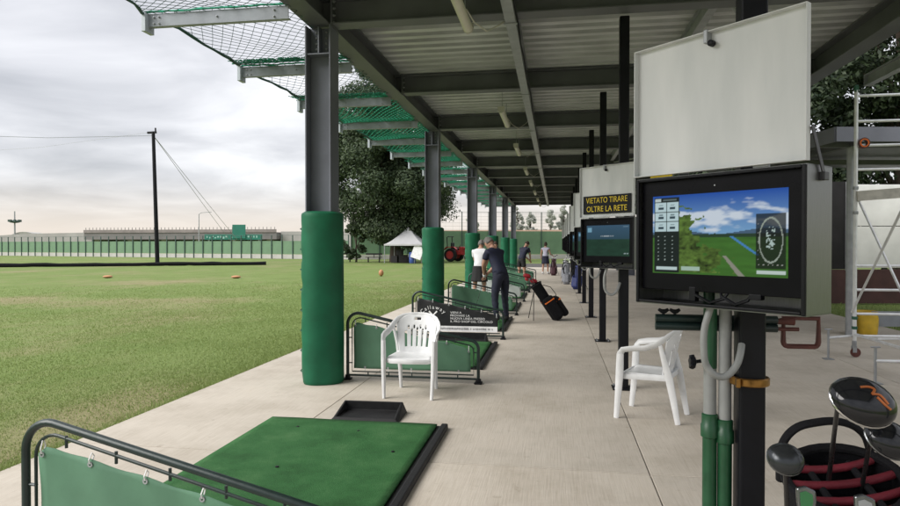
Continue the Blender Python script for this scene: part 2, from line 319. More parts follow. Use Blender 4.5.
# ---------------------------------------------------------------- canopy over the hitting bays
XL, XR, ZB = -2.69, 3.87, 4.12
CY = [0.33 + 6.8 * i for i in range(7)]            # column lines
BY = [-3.07 + 3.4 * i for i in range(14)]          # cross beams
canopy = thing('steel_canopy', 'long steel canopy with corrugated roof on grey columns over the hitting bays', 'canopy', (XL, CY[0], 0))
OX, OY = XL, CY[0]
def lc(p): return (p[0] - OX, p[1] - OY, p[2])
# columns: H sections with cap plate, gusset and bolts
cb = MB()
cb.box(-0.145, 0, ZB / 2, 0.018, 0.28, ZB - 0.02); cb.box(0.145, 0, ZB / 2, 0.018, 0.28, ZB - 0.02); cb.box(0, 0, ZB / 2, 0.272, 0.012, ZB - 0.02)
colp = cb.build('column', m_steel, canopy, bevel=0.004)
gs = MB().box(0, -0.06, ZB - 0.17, 0.016, 0.11, 0.30).box(0, -0.07, ZB - 0.335, 0.26, 0.12, 0.014)
gus = gs.build('gusset_plate', m_steel, colp)
bt = MB()
for sx in (-0.06, 0.06):
    for k in range(4): bt.lathe([(0.013, 0), (0.013, 0.012), (0.007, 0.013), (0.007, 0.026)], 6, Matrix.Translation((sx, -0.008, ZB - 0.06 - 0.065 * k)) @ Matrix.Rotation(R(90), 4, 'X'))
bts = tag(bt.build('bolts', m_gal, colp), None, None, None, 'stuff')
bp_ = MB().box(0, 0, 0.012, 0.33, 0.33, 0.02).build('base_plate', m_steel, colp)
first = True
for xx in (XL, XR):
    for cy in CY:
        if first: colp.location = lc((xx, cy, 0)); first = False
        else: c = copy_tree(colp, canopy); c.location = lc((xx, cy, 0))
# edge beams, purlins, cross beams
for xx, nm in ((XL, 'edge_beam'), (XR, 'edge_beam')):
    MB().ibeam(lc((xx, -3.3, ZB)), lc((xx, 41.5, ZB)), 0.32, 0.26).build(nm, m_beam, canopy, bevel=0.003)
cbp = None
ep = None
for y in BY:
    if cbp is None:
        cbp = MB().ibeam((XL + 0.02 - OX, 0, 0), (XR - 0.02 - OX, 0, 0), 0.30, 0.22).build('cross_beam', m_beam, canopy, bevel=0.003); o = cbp
        for xx, s in ((XL + 0.155, 1), (XR - 0.155, -1)): MB().box(xx - OX, 0, 0.14, 0.02, 0.24, 0.34).build('end_plate', m_beam, cbp)
        q = MB()
        for xx, s in ((XL + 0.168, 1), (XR - 0.168, -1)):
            for yy in (-0.085, 0.085):
                for k in range(4): q.lathe([(0.015, 0), (0.015, 0.014), (0.008, 0.016), (0.008, 0.03)], 6, Matrix.Translation((xx - OX, yy, 0.02 + 0.08 * k)) @ Matrix.Rotation(R(90 * s), 4, 'Y'))
        tag(q.build('bolts', m_gal, cbp), None, None, None, 'stuff')
        o.location = (0, y - OY, ZB + 0.003)
    else:
        o = copy_tree(cbp, canopy); o.location = (0, y - OY, ZB + 0.003)
pj_ = None
for xx in (-0.50, 1.72):
    for i in range(len(BY) - 1):
        if pj_ is None: pj_ = MB().ibeam((0, 0.03, 0), (0, 3.37, 0), 0.20, 0.10, 0.012, 0.008).build('joist', m_gal, canopy); o = pj_
        else: o = share(pj_, canopy, (0, 0, 0))
        o.location = (xx - OX, BY[i] - OY, ZB + 0.108)
# corrugated roof sheets, one per bay, ribs running across the walkway
def deck_sheet(y0, y1, x0, x1):
    mb = MB(); pitch = 0.26; nn = int((y1 - y0) / pitch); prof = []
    for k in range(nn):
        a = y0 + k * pitch
        prof += [(a, 0.10), (a + 0.12, 0.10), (a + 0.135, 0.0), (a + 0.245, 0.0)]
    prof.append((y1, 0.10))
    vs_ = [(x, y, z) for x in (x0, x1) for y, z in prof]; m_ = len(prof)
    mb.add(vs_, [(i, i + 1, m_ + i + 1, m_ + i) for i in range(m_ - 1)]); return mb
dk = deck_sheet(0, 3.39, -0.35, XR - XL + 0.35).build('roof_sheet', m_deck, canopy, solid=0.004)
dk.location = (0, BY[0] - OY, ZB + 0.325)
for i in range(1, len(BY) - 1): share(dk, canopy, (0, BY[i] - OY, ZB + 0.325))
# diagonal wind bracing rods under the right half of the roof
for i in range(3, 12):
    a, b2 = ((1.78, BY[i] + 0.1, ZB + 0.06), (XR - 0.1, BY[i + 1] - 0.1, ZB + 0.06)) if i % 2 else ((XR - 0.1, BY[i] + 0.1, ZB + 0.06), (1.78, BY[i + 1] - 0.1, ZB + 0.06))
    MB().tube([lc(a), lc(b2)], 0.022, 6).build('wind_brace', m_gal, canopy)
# outriggers that hold the net
OYS = [2.16 + 2.12 * k for k in range(19)]
OXE, OZ = -4.47, 3.98
og = MB().box(-0.90, 0, 0.07, 1.62, 0.010, 0.14).box(-0.90, 0.03, 0.006, 1.62, 0.066, 0.010).box(-0.90, 0.03, 0.135, 1.62, 0.066, 0.010)
ogo = og.build('outrigger', m_out, canopy, bevel=0.002)
MB().box(-1.735, 0.02, 0.045, 0.05, 0.16, 0.21).build('end_plate', mat('pale_end_plate', (.42, .46, .50), .5, .1), ogo, bevel=0.004)
q = MB()
for (bx_, bz_) in ((-1.64, 0.03), (-1.64, 0.10), (-1.58, 0.03), (-1.58, 0.10), (-0.9, 0.07), (-0.25, 0.03), (-0.25, 0.10)):
    q.lathe([(0.011, 0), (0.011, 0.010), (0.006, 0.011), (0.006, 0.02)], 6, Matrix.Translation((bx_, -0.005, bz_)) @ Matrix.Rotation(R(90), 4, 'X'))
tag(q.build('bolts', m_gal, ogo), None, None, None, 'stuff')
for k, y in enumerate(OYS):
    o = ogo if k == 0 else copy_tree(ogo, canopy)
    o.location = (0, y - OY, OZ + (0.0))

# ---------------------------------------------------------------- netting on the outriggers
def net_pt(k, s, t):
    """k: bay, s: 0 at roof edge .. 1 outer edge, t: 0..1 along the bay"""
    y = OYS[k] + (OYS[k + 1] - OYS[k]) * t; bow = 4 * t * (1 - t)
    x = XL - 0.06 + (OXE + 0.36 * bow - XL + 0.06) * s
    z = OZ + 0.165 - 0.16 * bow * (0.35 + 0.65 * s) + 0.012 * math.sin(9 * s + k * 2.1 + 7 * t)
    return Vector((x, y, z))
nroot = thing('safety_net', 'green diamond safety net slung over the outriggers along the roof edge', 'net', (OXE, OYS[0], OZ))
off = Vector((OXE, OYS[0], OZ))
for k in range(len(OYS) - 1):
    mb = MB(); fine = k < 8
    ns, nt_ = (23, 28) if fine else (15, 18)
    r_ = 0.0034 if k < 4 else 0.0075
    for i in range(ns + 1):
        for j in range(nt_ + 1):
            if (i + j) % 2: continue
            p = net_pt(k, i / ns, j / nt_) - off
            for di in (1, -1):
                a, b_ = i + di, j + 1
                if 0 <= a <= ns and b_ <= nt_: mb.tube([p, net_pt(k, a / ns, b_ / nt_) - off], r_, 3)
    mb.build('net_panel', m_net if k < 4 else m_netd, nroot)
    e = MB().tube([net_pt(k, 1, t / 12) - off + Vector((random.uniform(-.012, .012), 0, random.uniform(-.012, .012))) for t in range(13)], [0.012 + 0.01 * random.random() for _ in range(13)], 6)
    e.build('edge_rope', m_net, nroot)
for k in range(len(OYS)):
    mb = MB(); y = OYS[k]
    for rep in range(1 if k < 4 else 2):
        pts = []; ph = random.random() * 6
        for i in range(25):
            s = i / 24; pts.append(Vector((XL - 0.1 + (OXE + 0.04 - XL + 0.1) * s, y + random.uniform(-.012, .012) - 0.02, OZ + 0.152 + 0.018 * rep + 0.004 * math.sin(17 * s + ph))) - off)
        mb.tube(pts, [random.uniform(0.009, 0.015) for _ in pts], 5)
    if k >= 3:                                      # slack net gathered over the outrigger
        for i in range(150):
            s = random.random(); x = XL - 0.1 + (OXE + 0.04 - XL + 0.1) * s; d = random.uniform(0.05, 0.20)
            mb.tube([Vector((x, y - 0.01, OZ + 0.19)) - off, Vector((x + random.uniform(-.08, .08), y - 0.10 - d * 0.6, OZ + 0.19 - d * 0.35)) - off, Vector((x + random.uniform(-.1, .1), y - 0.2 - d, OZ + 0.17 - d * 0.2)) - off], 0.007, 3)
    mb.build('gathered_cord', m_netd, nroot)

# ---------------------------------------------------------------- cable tray, lamps
tray = thing('cable_tray', 'long galvanised cable tray hung below the roof beams', 'cable tray', (-0.5, -3, ZB - 0.07))
MB().box(-0.055, 22, 0.03, 0.004, 44, 0.055).box(0.055, 22, 0.03, 0.004, 44, 0.055).box(0, 22, 0.002, 0.114, 44, 0.004).build('tray', m_gal, tray)
hp = None
for i in range(14):
    if hp is None: hp = MB().box(0, 0, 0.066, 0.15, 0.04, 0.012).box(0, 0, -0.006, 0.15, 0.04, 0.008).build('clamp', m_gal, tray); o = hp
    else: o = share(hp, tray, (0, 0, 0))
    o.location = (0, BY[i] + 3.0, 0)
MB().tube([(0.07 + random.uniform(-.012, .012), i * 0.5, 0.05 + 0.015 * math.sin(i)) for i in range(88)], 0.011, 5).build('cable', m_blk, tray)

m_diff = mat('lamp_diffuser', (0.62, 0.59, 0.50), 0.4, 0, 0.05)
m_lamp = mat('lamp_housing', (0.50, 0.48, 0.42), 0.5, 0, 0.08)
lp = None
names = ['nearest', 'second', 'third', 'fourth', 'fifth', 'sixth', 'seventh', 'eighth']
for i, ly in enumerate([6.35, 12.2, 16.4, 21.2, 25.4, 30.1, 34.9, 39.4]):
    lab = 'unlit fluorescent batten lamp under the roof, %s from the camera' % names[i]
    if lp is None:
        lp = thing('batten_lamp', lab, 'lamp', (0, 0, 0), 0, 'batten lamps under the roof')
        MB().box(0, 0, 0.055, 0.085, 1.5, 0.05).build('housing', m_lamp, lp, bevel=0.01)
        prof = arc(0, 0.03, 0.055, 180, 360, 10); d_ = MB().prism(prof, -0.74, 0.74, 'y'); d_.build('diffuser', m_diff, lp, True)
        for s in (-1, 1): MB().prism(arc(0, 0.03, 0.06, 180, 360, 8) + [(0.06, 0.085), (-0.06, 0.085)], s * 0.745 - 0.015, s * 0.745 + 0.015, 'y').build('end_cap', m_lamp, lp)
        for s in (-1, 1): MB().tube([(0, s * 0.5, 0.08), (0, s * 0.5, 0.42)], 0.006, 5).build('hanger', m_gal, lp)
        o = lp
    else: o = copy_tree(lp, None, lab)
    o.location = (-0.97, ly, ZB - 0.14)
    pts = [(-0.93, ly + 0.3, ZB - 0.06), (-0.86, ly + 0.42, ZB - 0.16), (-0.74, ly + 0.55, ZB - 0.22), (-0.6, ly + 0.7, ZB - 0.1), (-0.56, ly + 0.8, ZB - 0.03)]
    MB().tube([(p[0] + 0.97, p[1] - ly, p[2] - ZB + 0.14) for p in pts], 0.008, 5).build('lamp_cable', m_lamp, o)

# ---------------------------------------------------------------- pads on the columns
def pad_mesh(seed):
    rr = random.Random(seed); mb = MB(); n_ = 40; H = 1.98; prof = []
    rows = 90
    for j in range(rows + 1):
        z = H * j / rows; r = 0.245
        if j == 0: r = 0.235
        if j == rows: r = 0.205
        if j == rows - 1: r = 0.24
        prof.append((r, z))
    vs_ = []; ph = [rr.random() * 6 for _ in range(5)]
    for r, z in prof:
        for k in range(n_):
            a = 2 * math.pi * k / n_
            cc, ss = math.cos(a), math.sin(a); sup = (abs(cc) ** 2.35 + abs(ss) ** 2.35) ** (-1 / 2.35)
            rr_ = r * min(sup, 1.14) * (1 + 0.008 * math.sin(3 * a + z * 2 + ph[0]) + 0.006 * math.sin(5 * a - z * 6 + ph[3]) * math.sin(z * 4 + ph[4]))
            seam = abs(((a - math.pi * 0.98 + math.pi) % (2 * math.pi)) - math.pi)      # lacing seam facing the lawn
            pinch = math.exp(-(seam / 0.34) ** 2); lace = (0.5 + 0.5 * math.cos(z * 2 * math.pi / 0.37 + 1.2 * math.sin(z * 2.3 + ph[1]))) ** 4 * (0.6 + 0.4 * math.sin(z * 5 + ph[2]))
            rr_ *= 1 - 0.17 * pinch * lace - 0.02 * pinch
            vs_.append((rr_ * cc, rr_ * ss, z))
    fs = [(i * n_ + k, i * n_ + (k + 1) % n_, (i + 1) * n_ + (k + 1) % n_, (i + 1) * n_ + k) for i in range(rows) for k in range(n_)]
    fs += [tuple(range(n_ - 1, -1, -1)), tuple(rows * n_ + k for k in range(n_))]
    mb.add(vs_, fs); return mb
pd = None
for i, cy in enumerate(CY[1:]):
    lab = 'padded green vinyl sleeve around the %s roof column on the lawn side' % ['nearest', 'second', 'third', 'fourth', 'fifth', 'farthest'][i]
    if pd is None:
        pd = thing('column_pad', lab, 'column pad', (XL, cy, 0.001), 22, 'pads on the roof columns')
        pad_mesh(3).build('sleeve', m_padm, pd, True); o = pd
        for k in range(8): MB().tube([(-0.247 + 0.02, -0.045, 0.12 + 0.235 * k), (-0.252, 0, 0.135 + 0.235 * k), (-0.247 + 0.02, 0.045, 0.15 + 0.235 * k)], 0.006, 5).build('lacing', m_net, pd)
    else: o = copy_tree(pd, None, lab, (XL, cy, 0.001))

# ---------------------------------------------------------------- bay dividers
def divider_parts(root, cloth_m, pad=None, seed=0, text_=False):
    rr = random.Random(seed); L, H1, H2 = 1.56, 0.79, 0.50
    def frame(ins):
        x0, x1, h1, h2 = ins, L - ins, H1 - ins, H2 - ins
        sl = math.atan2(h2 - h1, x1 - x0 - 0.12); r1 = 0.13 - ins * 0.5; pts = [(x0, 0.0 if ins == 0 else 0.10)]
        pts += arc(x0 + r1, h1 - r1, r1, 180, 90 + math.degrees(sl), 8)
        r2 = 0.10 - ins * 0.5
        pts += arc(x1 - r2, h2 - r2, r2, 90 + math.degrees(sl), 0, 8); pts.append((x1, 0.0 if ins == 0 else 0.10)); return pts
    fo = frame(0.0); fi = frame(0.055)
    MB().tube([(x, 0, z) for x, z in fo], 0.0185, 12, up=(0, 1, 0)).build('frame', m_frame, root, True)
    MB().tube([(x, 0, z) for x, z in fi], 0.008, 8, closed=True, up=(0, 1, 0)).build('inner_rail', m_frame, root, True)
    MB().tube([(0.0, 0, 0.055), (L, 0, 0.055)], 0.012, 8).build('bottom_rail', m_frame, root, True)
    def topz(x): 
        return H1 + (H2 - H1) * (x - 0.0) / (L - 0.12) 
    sp_ = [((x, 0, topz(x) - 0.01), (x, 0, topz(x) - 0.065)) for x in (0.22, 0.48, 0.75, 1.02, 1.29)] + [((x, 0, 0.055), (x, 0, 0.10)) for x in (0.25, 0.5, 0.78, 1.05, 1.32)]
    sp_ += [((0, 0, z), (0.06, 0, z)) for z in (0.2, 0.5)] + [((L, 0, z), (L - 0.06, 0, z)) for z in (0.2, 0.36)]
    for pr in sp_: MB().tube(pr, 0.007, 6).build('spacer', m_frame, root)
    for x in (0, L): MB().box(x, 0, 0.012, 0.09, 0.09, 0.022).lathe([(0.034, 0.02), (0.03, 0.06)], 10, Matrix.Translation((x, 0, 0))).build('foot', m_blk, root, bevel=0.006)
    # laced cloth, slightly slack
    nu, nv = 34, 14; ph = rr.random() * 6
    def cl(u, v):
        x = 0.075 + (L - 0.165) * u; zt = topz(x) - 0.076; zt -= 0.06 * max(0, (u - 0.93) / 0.07) ** 2; zt -= 0.05 * max(0, (0.05 - u) / 0.05) ** 2
        zb = 0.135; z = zb + (zt - zb) * v
        k = (u * 5.0) % 1.0; z -= 0.014 * math.sin(math.pi * k) ** 2 * (v > 0.99); 
        y = 0.010 * math.sin(u * 14 + ph + v * 3) * math.sin(math.pi * v) + 0.006 * math.sin(v * 6 + u * 31 + ph)
        return (x, y, z)
    cobj = MB().grid(cl, nu, nv).build('cloth', cloth_m, root, True, solid=0.003)
    for k in range(11):
        if k < 6: x, y, z = cl(min(0.985, max(0.015, k / 5)), 0.96); tp = [(x, y - 0.004, z), (x, y - 0.012, z + 0.02), (x, 0.0, topz(x) - 0.05), (x, 0.012, z + 0.03), (x, y + 0.004, z)]
        else: x, y, z = cl((k - 5.5) / 5, 0.04); tp = [(x, y - 0.004, z), (x, 0, 0.09), (x, y + 0.004, z)]
        MB().tube(tp, 0.0035, 5).build('tie', m_white, root)
        MB().lathe([(0.013, 0), (0.013, 0.003), (0.006, 0.003)], 10, Matrix.Translation((x, y - 0.003, z - 0.003)) @ Matrix.Rotation(R(90), 4, 'X'), False).build('eyelet', m_gal, cobj)
    return cl
dlabs = ['nearest bay divider, green laced cloth on a sloping dark tube frame', 'green cloth bay divider just behind the white chair beside the first column',
         'bay divider with black advertising banner above a white strip', 'green cloth bay divider behind the black banner, under the person in white',
         'bay divider with pale cloth beside the leaning golf bag', 'green bay divider beyond the pale one', 'green bay divider two beyond the pale one', 'farthest green bay divider near the end of the roof']
m_ban = mat('black_banner_vinyl', (0.012, 0.012, 0.014), 0.45, 0, 0.2, 6, 0.05, 14)
DY = [2.62, 7.28, 10.77, 14.5, 18.0, 21.5, 25.0, 28.5]
droots = []
for i, y in enumerate(DY):
    d = thing('bay_divider', dlabs[i], 'divider', (-2.435 if i else -2.40, y if i else 2.57, 0), 0 if i else -3, 'bay dividers along the walkway'); droots.append(d)
    divider_parts(d, m_ban if i == 2 else (m_clothw if i == 4 else m_cloth), seed=i)
d = droots[2]
MB().box(0.80, -0.018, 0.165, 1.33, 0.004, 0.095).build('white_strip', m_white, d)
m_ink = mat('dark_ink', (0.10, 0.10, 0.12), 0.6)
q = MB(); x = 0.42                                   # a line of small print, too small to read in the photograph
while x < 1.40:
    w = random.uniform(0.012, 0.022)
    if random.random() < 0.86:
        k = random.choice((0, 1, 2)); hh = 0.030
        q.box(x, -0.0215, 0.168, 0.005, 0.002, hh)
        if k: q.box(x + w * 0.45, -0.0215, 0.168 + (hh / 2 - 0.003) * (1 if k == 1 else -1), w * 0.8, 0.002, 0.005)
        q.box(x + w * 0.6, -0.0215, 0.168, 0.004, 0.002, hh * random.uniform(0.5, 1))
    x += w + 0.007
tag(q.build('small_print', m_ink, d), None, None, None, 'stuff')
for ln, z in (('VIENI A', 0.425), ('PROVARE LA', 0.375), ('NUOVA LINEA PRESSO', 0.325), ('IL PRO SHOP DEL CIRCOLO', 0.275)):
    text('lettering', ln, 0.052, m_white, d, face_M(0.66, -0.020, z), sx=1.12)
wd = 'Callaway'; ww = [0.9, 0.75, 0.42, 0.42, 0.75, 0.9, 0.75, 0.75]; tot = sum(ww); acc = 0
for ch, w in zip(wd, ww):
    a = 58 - 116 * (acc + w / 2) / tot; acc += w
    text('lettering', ch, 0.092, m_white, d, Matrix.Translation((0.36 + 0.225 * math.sin(R(-a)), -0.020, 0.305 + 0.195 * math.cos(R(a)))) @ Matrix.Rotation(R(-a) * -0.8, 4, 'Y').inverted() @ Matrix.Rotation(R(90), 4, 'X'), align='CENTER')
q = MB()
for s in (-1, 1): q.tube([(0.36 + s * 0.07, -0.022, 0.46), (0.36 + s * 0.02, -0.022, 0.41), (0.36 - s * 0.02, -0.022, 0.36), (0.36 - s * 0.07, -0.022, 0.30)], [0.014, 0.011, 0.009, 0.004], 6, flat=(0.1, 1), up=(0, 1, 0))
q.build('chevron_emblem', m_white, d)

# ---------------------------------------------------------------- hitting mats and ball trays
def make_mat(i, y0, y1, lab):
    o = thing('hitting_mat', lab, 'mat', (-1.73, (y0 + y1) / 2, 0), 0, 'hitting mats in the bays'); L = y1 - y0; W = 1.62
    MB().box(0, 0, 0.012, W, L, 0.022).build('rubber_base', m_rub, o, bevel=0.004)
    def tf(u, v): return ((u - .5) * (W - 0.10) - 0.045, (v - .5) * (L - 0.02), 0.034 + 0.003 * math.sin(u * 9 + i) * math.sin(v * 7) - 0.006 * math.exp(-((u - .5) ** 2 + (v - .5) ** 2) / 0.03))
    MB().grid(tf, 24, 24).build('turf', m_turf, o, True, solid=0.012)
    MB().box(W / 2 - 0.030, 0, 0.027, 0.058, L + 0.01, 0.038).build('edge_strip', m_rub, o, bevel=0.010)
    for (a, b2) in ((-0.45, 0.75), (0.1, 0.72), (-0.2, -0.1), (0.52, 0.3), (-0.5, -0.5)):
        MB().lathe([(0.013, 0.030), (0.013, 0.044), (0.008, 0.045)], 10, Matrix.Translation((a, b2 * L / 2, 0))).build('tee_hole', m_rub, o)
    return o
mat_labs = ['large green hitting mat in the foreground bay', 'green hitting mat behind the white chair and its divider', 'hitting mat under the golfer in navy, beside the black banner', 'green hitting mat in the bay of the person in white', 'hitting mat in the bay beyond the pale divider', 'hitting mat farther down, two bays beyond the pale divider', 'farthest hitting mat near the end of the roof']
for i, (a, b_) in enumerate([(3.2, 5.46), (8.1, 10.25), (11.7, 13.9), (15.3, 17.4), (18.9, 21.0), (22.4, 24.5), (25.9, 28.0)]): make_mat(i, a, b_, mat_labs[i])
def ball_tray(loc, lab, W=0.64, D=0.40, H=0.105):
    o = thing('ball_tray', lab, 'tray', loc, 2, 'ball trays at the mats')
    def ring(ix, iy, z): return [(-W / 2 + ix, -D / 2 + iy, z), (W / 2 - ix, -D / 2 + iy, z), (W / 2 - ix, D / 2 - iy, z), (-W / 2 + ix, D / 2 - iy, z)]
    v = ring(0, 0, 0.001) + ring(0.035, 0.03, H) + ring(0.055, 0.05, H) + ring(0.045, 0.04, 0.02)
    v[4] = (v[4][0], v[4][1], 0.035); v[5] = (v[5][0], v[5][1], 0.035); v[8] = (v[8][0], v[8][1], 0.035); v[9] = (v[9][0], v[9][1], 0.035)
    fs = [(3, 2, 1, 0)] + [(r * 4 + k, r * 4 + (k + 1) % 4, r * 4 + 4 + (k + 1) % 4, r * 4 + 4 + k) for r in range(3) for k in range(4)] + [(12, 13, 14, 15)]
    MB().add(v, fs).build('shell', m_rub, o, bevel=0.006)
    return o
ball_tray((-1.71, 5.73, 0), 'black plastic ball tray on the concrete behind the foreground mat')
ball_tray((-1.6, 10.46, 0), 'black ball tray in front of the black banner divider', 1.0, 0.3, 0.13)

# ---------------------------------------------------------------- monitor stations
def screen_mat(name, strength):
    m = bpy.data.materials.new(name); m.use_nodes = True; n, l = m.node_tree.nodes, m.node_tree.links; b = n['Principled BSDF']
    b.inputs['Base Color'].default_value = (0.004, 0.004, 0.004, 1); b.inputs['Roughness'].default_value = 0.3; b.inputs['Specular IOR Level'].default_value = 0.1
    at = n.new('ShaderNodeAttribute'); at.attribute_name = 'picture'; l.new(at.outputs['Color'], b.inputs['Emission Color']); b.inputs['Emission Strength'].default_value = strength; return m
m_scr = screen_mat('screen_glow', 0.27); m_scr2 = screen_mat('screen_glow_dim', 0.22)
def vnoise(u, v, sc, seed):
    g = np.random.default_rng(seed).random((64, 64)); x = u * sc; y = v * sc; i = np.floor(x).astype(int); j = np.floor(y).astype(int); fx = x - i; fy = y - j
    fx = fx * fx * (3 - 2 * fx); fy = fy * fy * (3 - 2 * fy); q = lambda a, b_: g[a % 64, b_ % 64]
    return q(i, j) * (1 - fx) * (1 - fy) + q(i + 1, j) * fx * (1 - fy) + q(i, j + 1) * (1 - fx) * fy + q(i + 1, j + 1) * fx * fy
def fbm(u, v, sc, seed): return sum(vnoise(u, v, sc * 2 ** k, seed + k) * 0.5 ** (k + 1) for k in range(4))
def paint_big(u, v):
    S = lambda r, g, b_: np.array(srgb(r, g, b_)); c = np.zeros(u.shape + (3,)); t = np.clip((v - .5) / .5, 0, 1)[..., None]
    c[:] = S(120, 165, 205) * (1 - t) + S(28, 78, 165) * t
    cl = np.clip((fbm(u * 1.2, v * 2.2, 5, 3) - 0.47 + 0.25 * np.exp(-((v - .68) / .13) ** 2) - 0.1) * 6, 0, 1)[..., None] * (v > .5)[..., None]; c = c * (1 - cl) + S(205, 216, 228) * cl
    hill = v < 0.53 + 0.03 * np.sin(u * 9); c[hill] = S(70, 95, 120)
    tl = v < 0.49 + 0.02 * fbm(u, v, 30, 9); c[tl] = S(38, 62, 45)
    gr = v < 0.455; gv = fbm(u, v * 3, 9, 21)[..., None]; c = np.where(gr[..., None], S(62, 108, 42) * (0.75 + 0.5 * gv), c)
    path = (np.abs(u - (0.57 + (0.24 - v) * 0.52)) < 0.012 + 0.05 * np.clip(.24 - v, 0, 1)) & (v < .24); c[path] = S(140, 140, 128)
    bl = (np.abs(u - (0.62 + (0.47 - v) * 0.85)) < 0.012) & (v < .47) & (v > .25); c[bl] = S(70, 130, 190)
    tn = fbm(u, v, 14, 33); tree = (u > .2) & (u + 0.5 * (tn - .45) < .33 + .24 * np.clip((.6 - v) / .5, 0, 1)) & (v < .86 - 1.6 * (u - .22) ** 2 + .3 * (tn - .5)) & (v > .03)
    c = np.where(tree[..., None], S(92, 122, 52) * (0.12 + 1.25 * fbm(u, v, 34, 40)[..., None] + 1.1 * (fbm(u, v, 9, 47)[..., None] - .45)), c)
    def rect(a, b_, d, e_, col): c[(u > a) & (u < b_) & (v > d) & (v < e_)] = S(*col)
    rect(.015, .225, .02, .975, (22, 34, 32)); rect(.02, .07, .925, .965, (190, 205, 205)); rect(.09, .2, .935, .955, (95, 110, 110))
    for r_ in range(3):
        for k in range(2):
            a = .022 + .10 * k; d = .795 - .125 * r_; rect(a, a + .096, d, d + .115, (188, 212, 216)); rect(a + .025, a + .07, d + .03, d + .06, (50, 70, 80)); rect(a + .03, a + .065, d + .075, d + .09, (120, 140, 145))
    for r_ in range(7):
        for k in range(3): rect(.04 + .06 * k, .052 + .06 * k, .17 + .05 * r_, .182 + .05 * r_, (150, 165, 160))
    rect(.03, .21, .045, .085, (190, 210, 210)); rect(.24, .39, .045, .10, (165, 190, 175))
    p = (u > .795) & (u < .985) & (v > .10) & (v < .72); c[p] = c[p] * 0.12 + S(20, 26, 24) * .9
    el = np.hypot((u - .89) / .075, (v - .42) / .25); c[(np.abs(el - 1) < .045)] = S(150, 160, 150)
    bb = (el < .62) & (fbm(u, v, 40, 55) > .50) & (np.abs(u - .89) < .028) & (v > .32); c[bb] = S(175, 195, 190)
    for k in range(6): rect(.81 + .03 * k, .818 + .03 * k, .135, .15, (170, 170, 165))
    for k in range(5): rect(.802, .81, .2 + .1 * k, .212 + .1 * k, (150, 150, 150))
    rect(.80, .985, .035, .08, (190, 205, 200)); return c
def paint_small(u, v):
    S = lambda r, g, b_: np.array(srgb(r, g, b_)); t = v[..., None]; c = S(28, 58, 50) * (1 - t) + S(62, 96, 122) * t; c = np.where((v < .55)[..., None], S(34, 66, 52) * (0.7 + .7 * fbm(u, v * 2, 7, 5)[..., None]), c)
    c[(u > .03) & (u < .12) & (v > .78) & (v < .92)] = S(130, 180, 205)
    for k in range(9): c[(u > .34 + .035 * k) & (u < .365 + .035 * k) & (v > .62) & (v < .655)] = S(190, 200, 205)
    c[(u > .88) & (u < .92) & (v > .06) & (v < .1)] = S(170, 190, 190); c[(u > .94) & (u < .98) & (v > .06) & (v < .1)] = S(170, 190, 190); c[(u > .86) & (u < .97) & (v > .92) & (v < .95)] = S(110, 140, 160); return c
def screen(parent, W, H, x, y, z, fn, nu, nv, m):
    me = bpy.data.meshes.new('screen'); uu, vv = np.meshgrid(np.linspace(0, 1, nu + 1), np.linspace(0, 1, nv + 1)); co = np.stack([x + (uu - .5) * W, np.full_like(uu, y), z + (vv - .5) * H], -1).reshape(-1, 3)
    fs = [(j * (nu + 1) + i, j * (nu + 1) + i + 1, (j + 1) * (nu + 1) + i + 1, (j + 1) * (nu + 1) + i) for j in range(nv) for i in range(nu)]
    me.from_pydata(co.tolist(), [], fs); a = me.color_attributes.new('picture', 'FLOAT_COLOR', 'POINT'); c = fn(uu, vv).reshape(-1, 3); a.data.foreach_set('color', np.concatenate([c, np.ones((len(c), 1))], 1).ravel())
    me.materials.append(m); o = bpy.data.objects.new('screen', me); COL.objects.link(o); o.parent = parent; return o
m_gloss = mat('black_bezel', (0.004, 0.004, 0.006), 0.3, 0, 0.2, 6, spec=0.12)
m_strut = mat('dark_strut', (0.06, 0.06, 0.065), 0.4, 0.4)
CW, CH, CZ0, CD = 0.735, 0.545, 1.343, 0.19
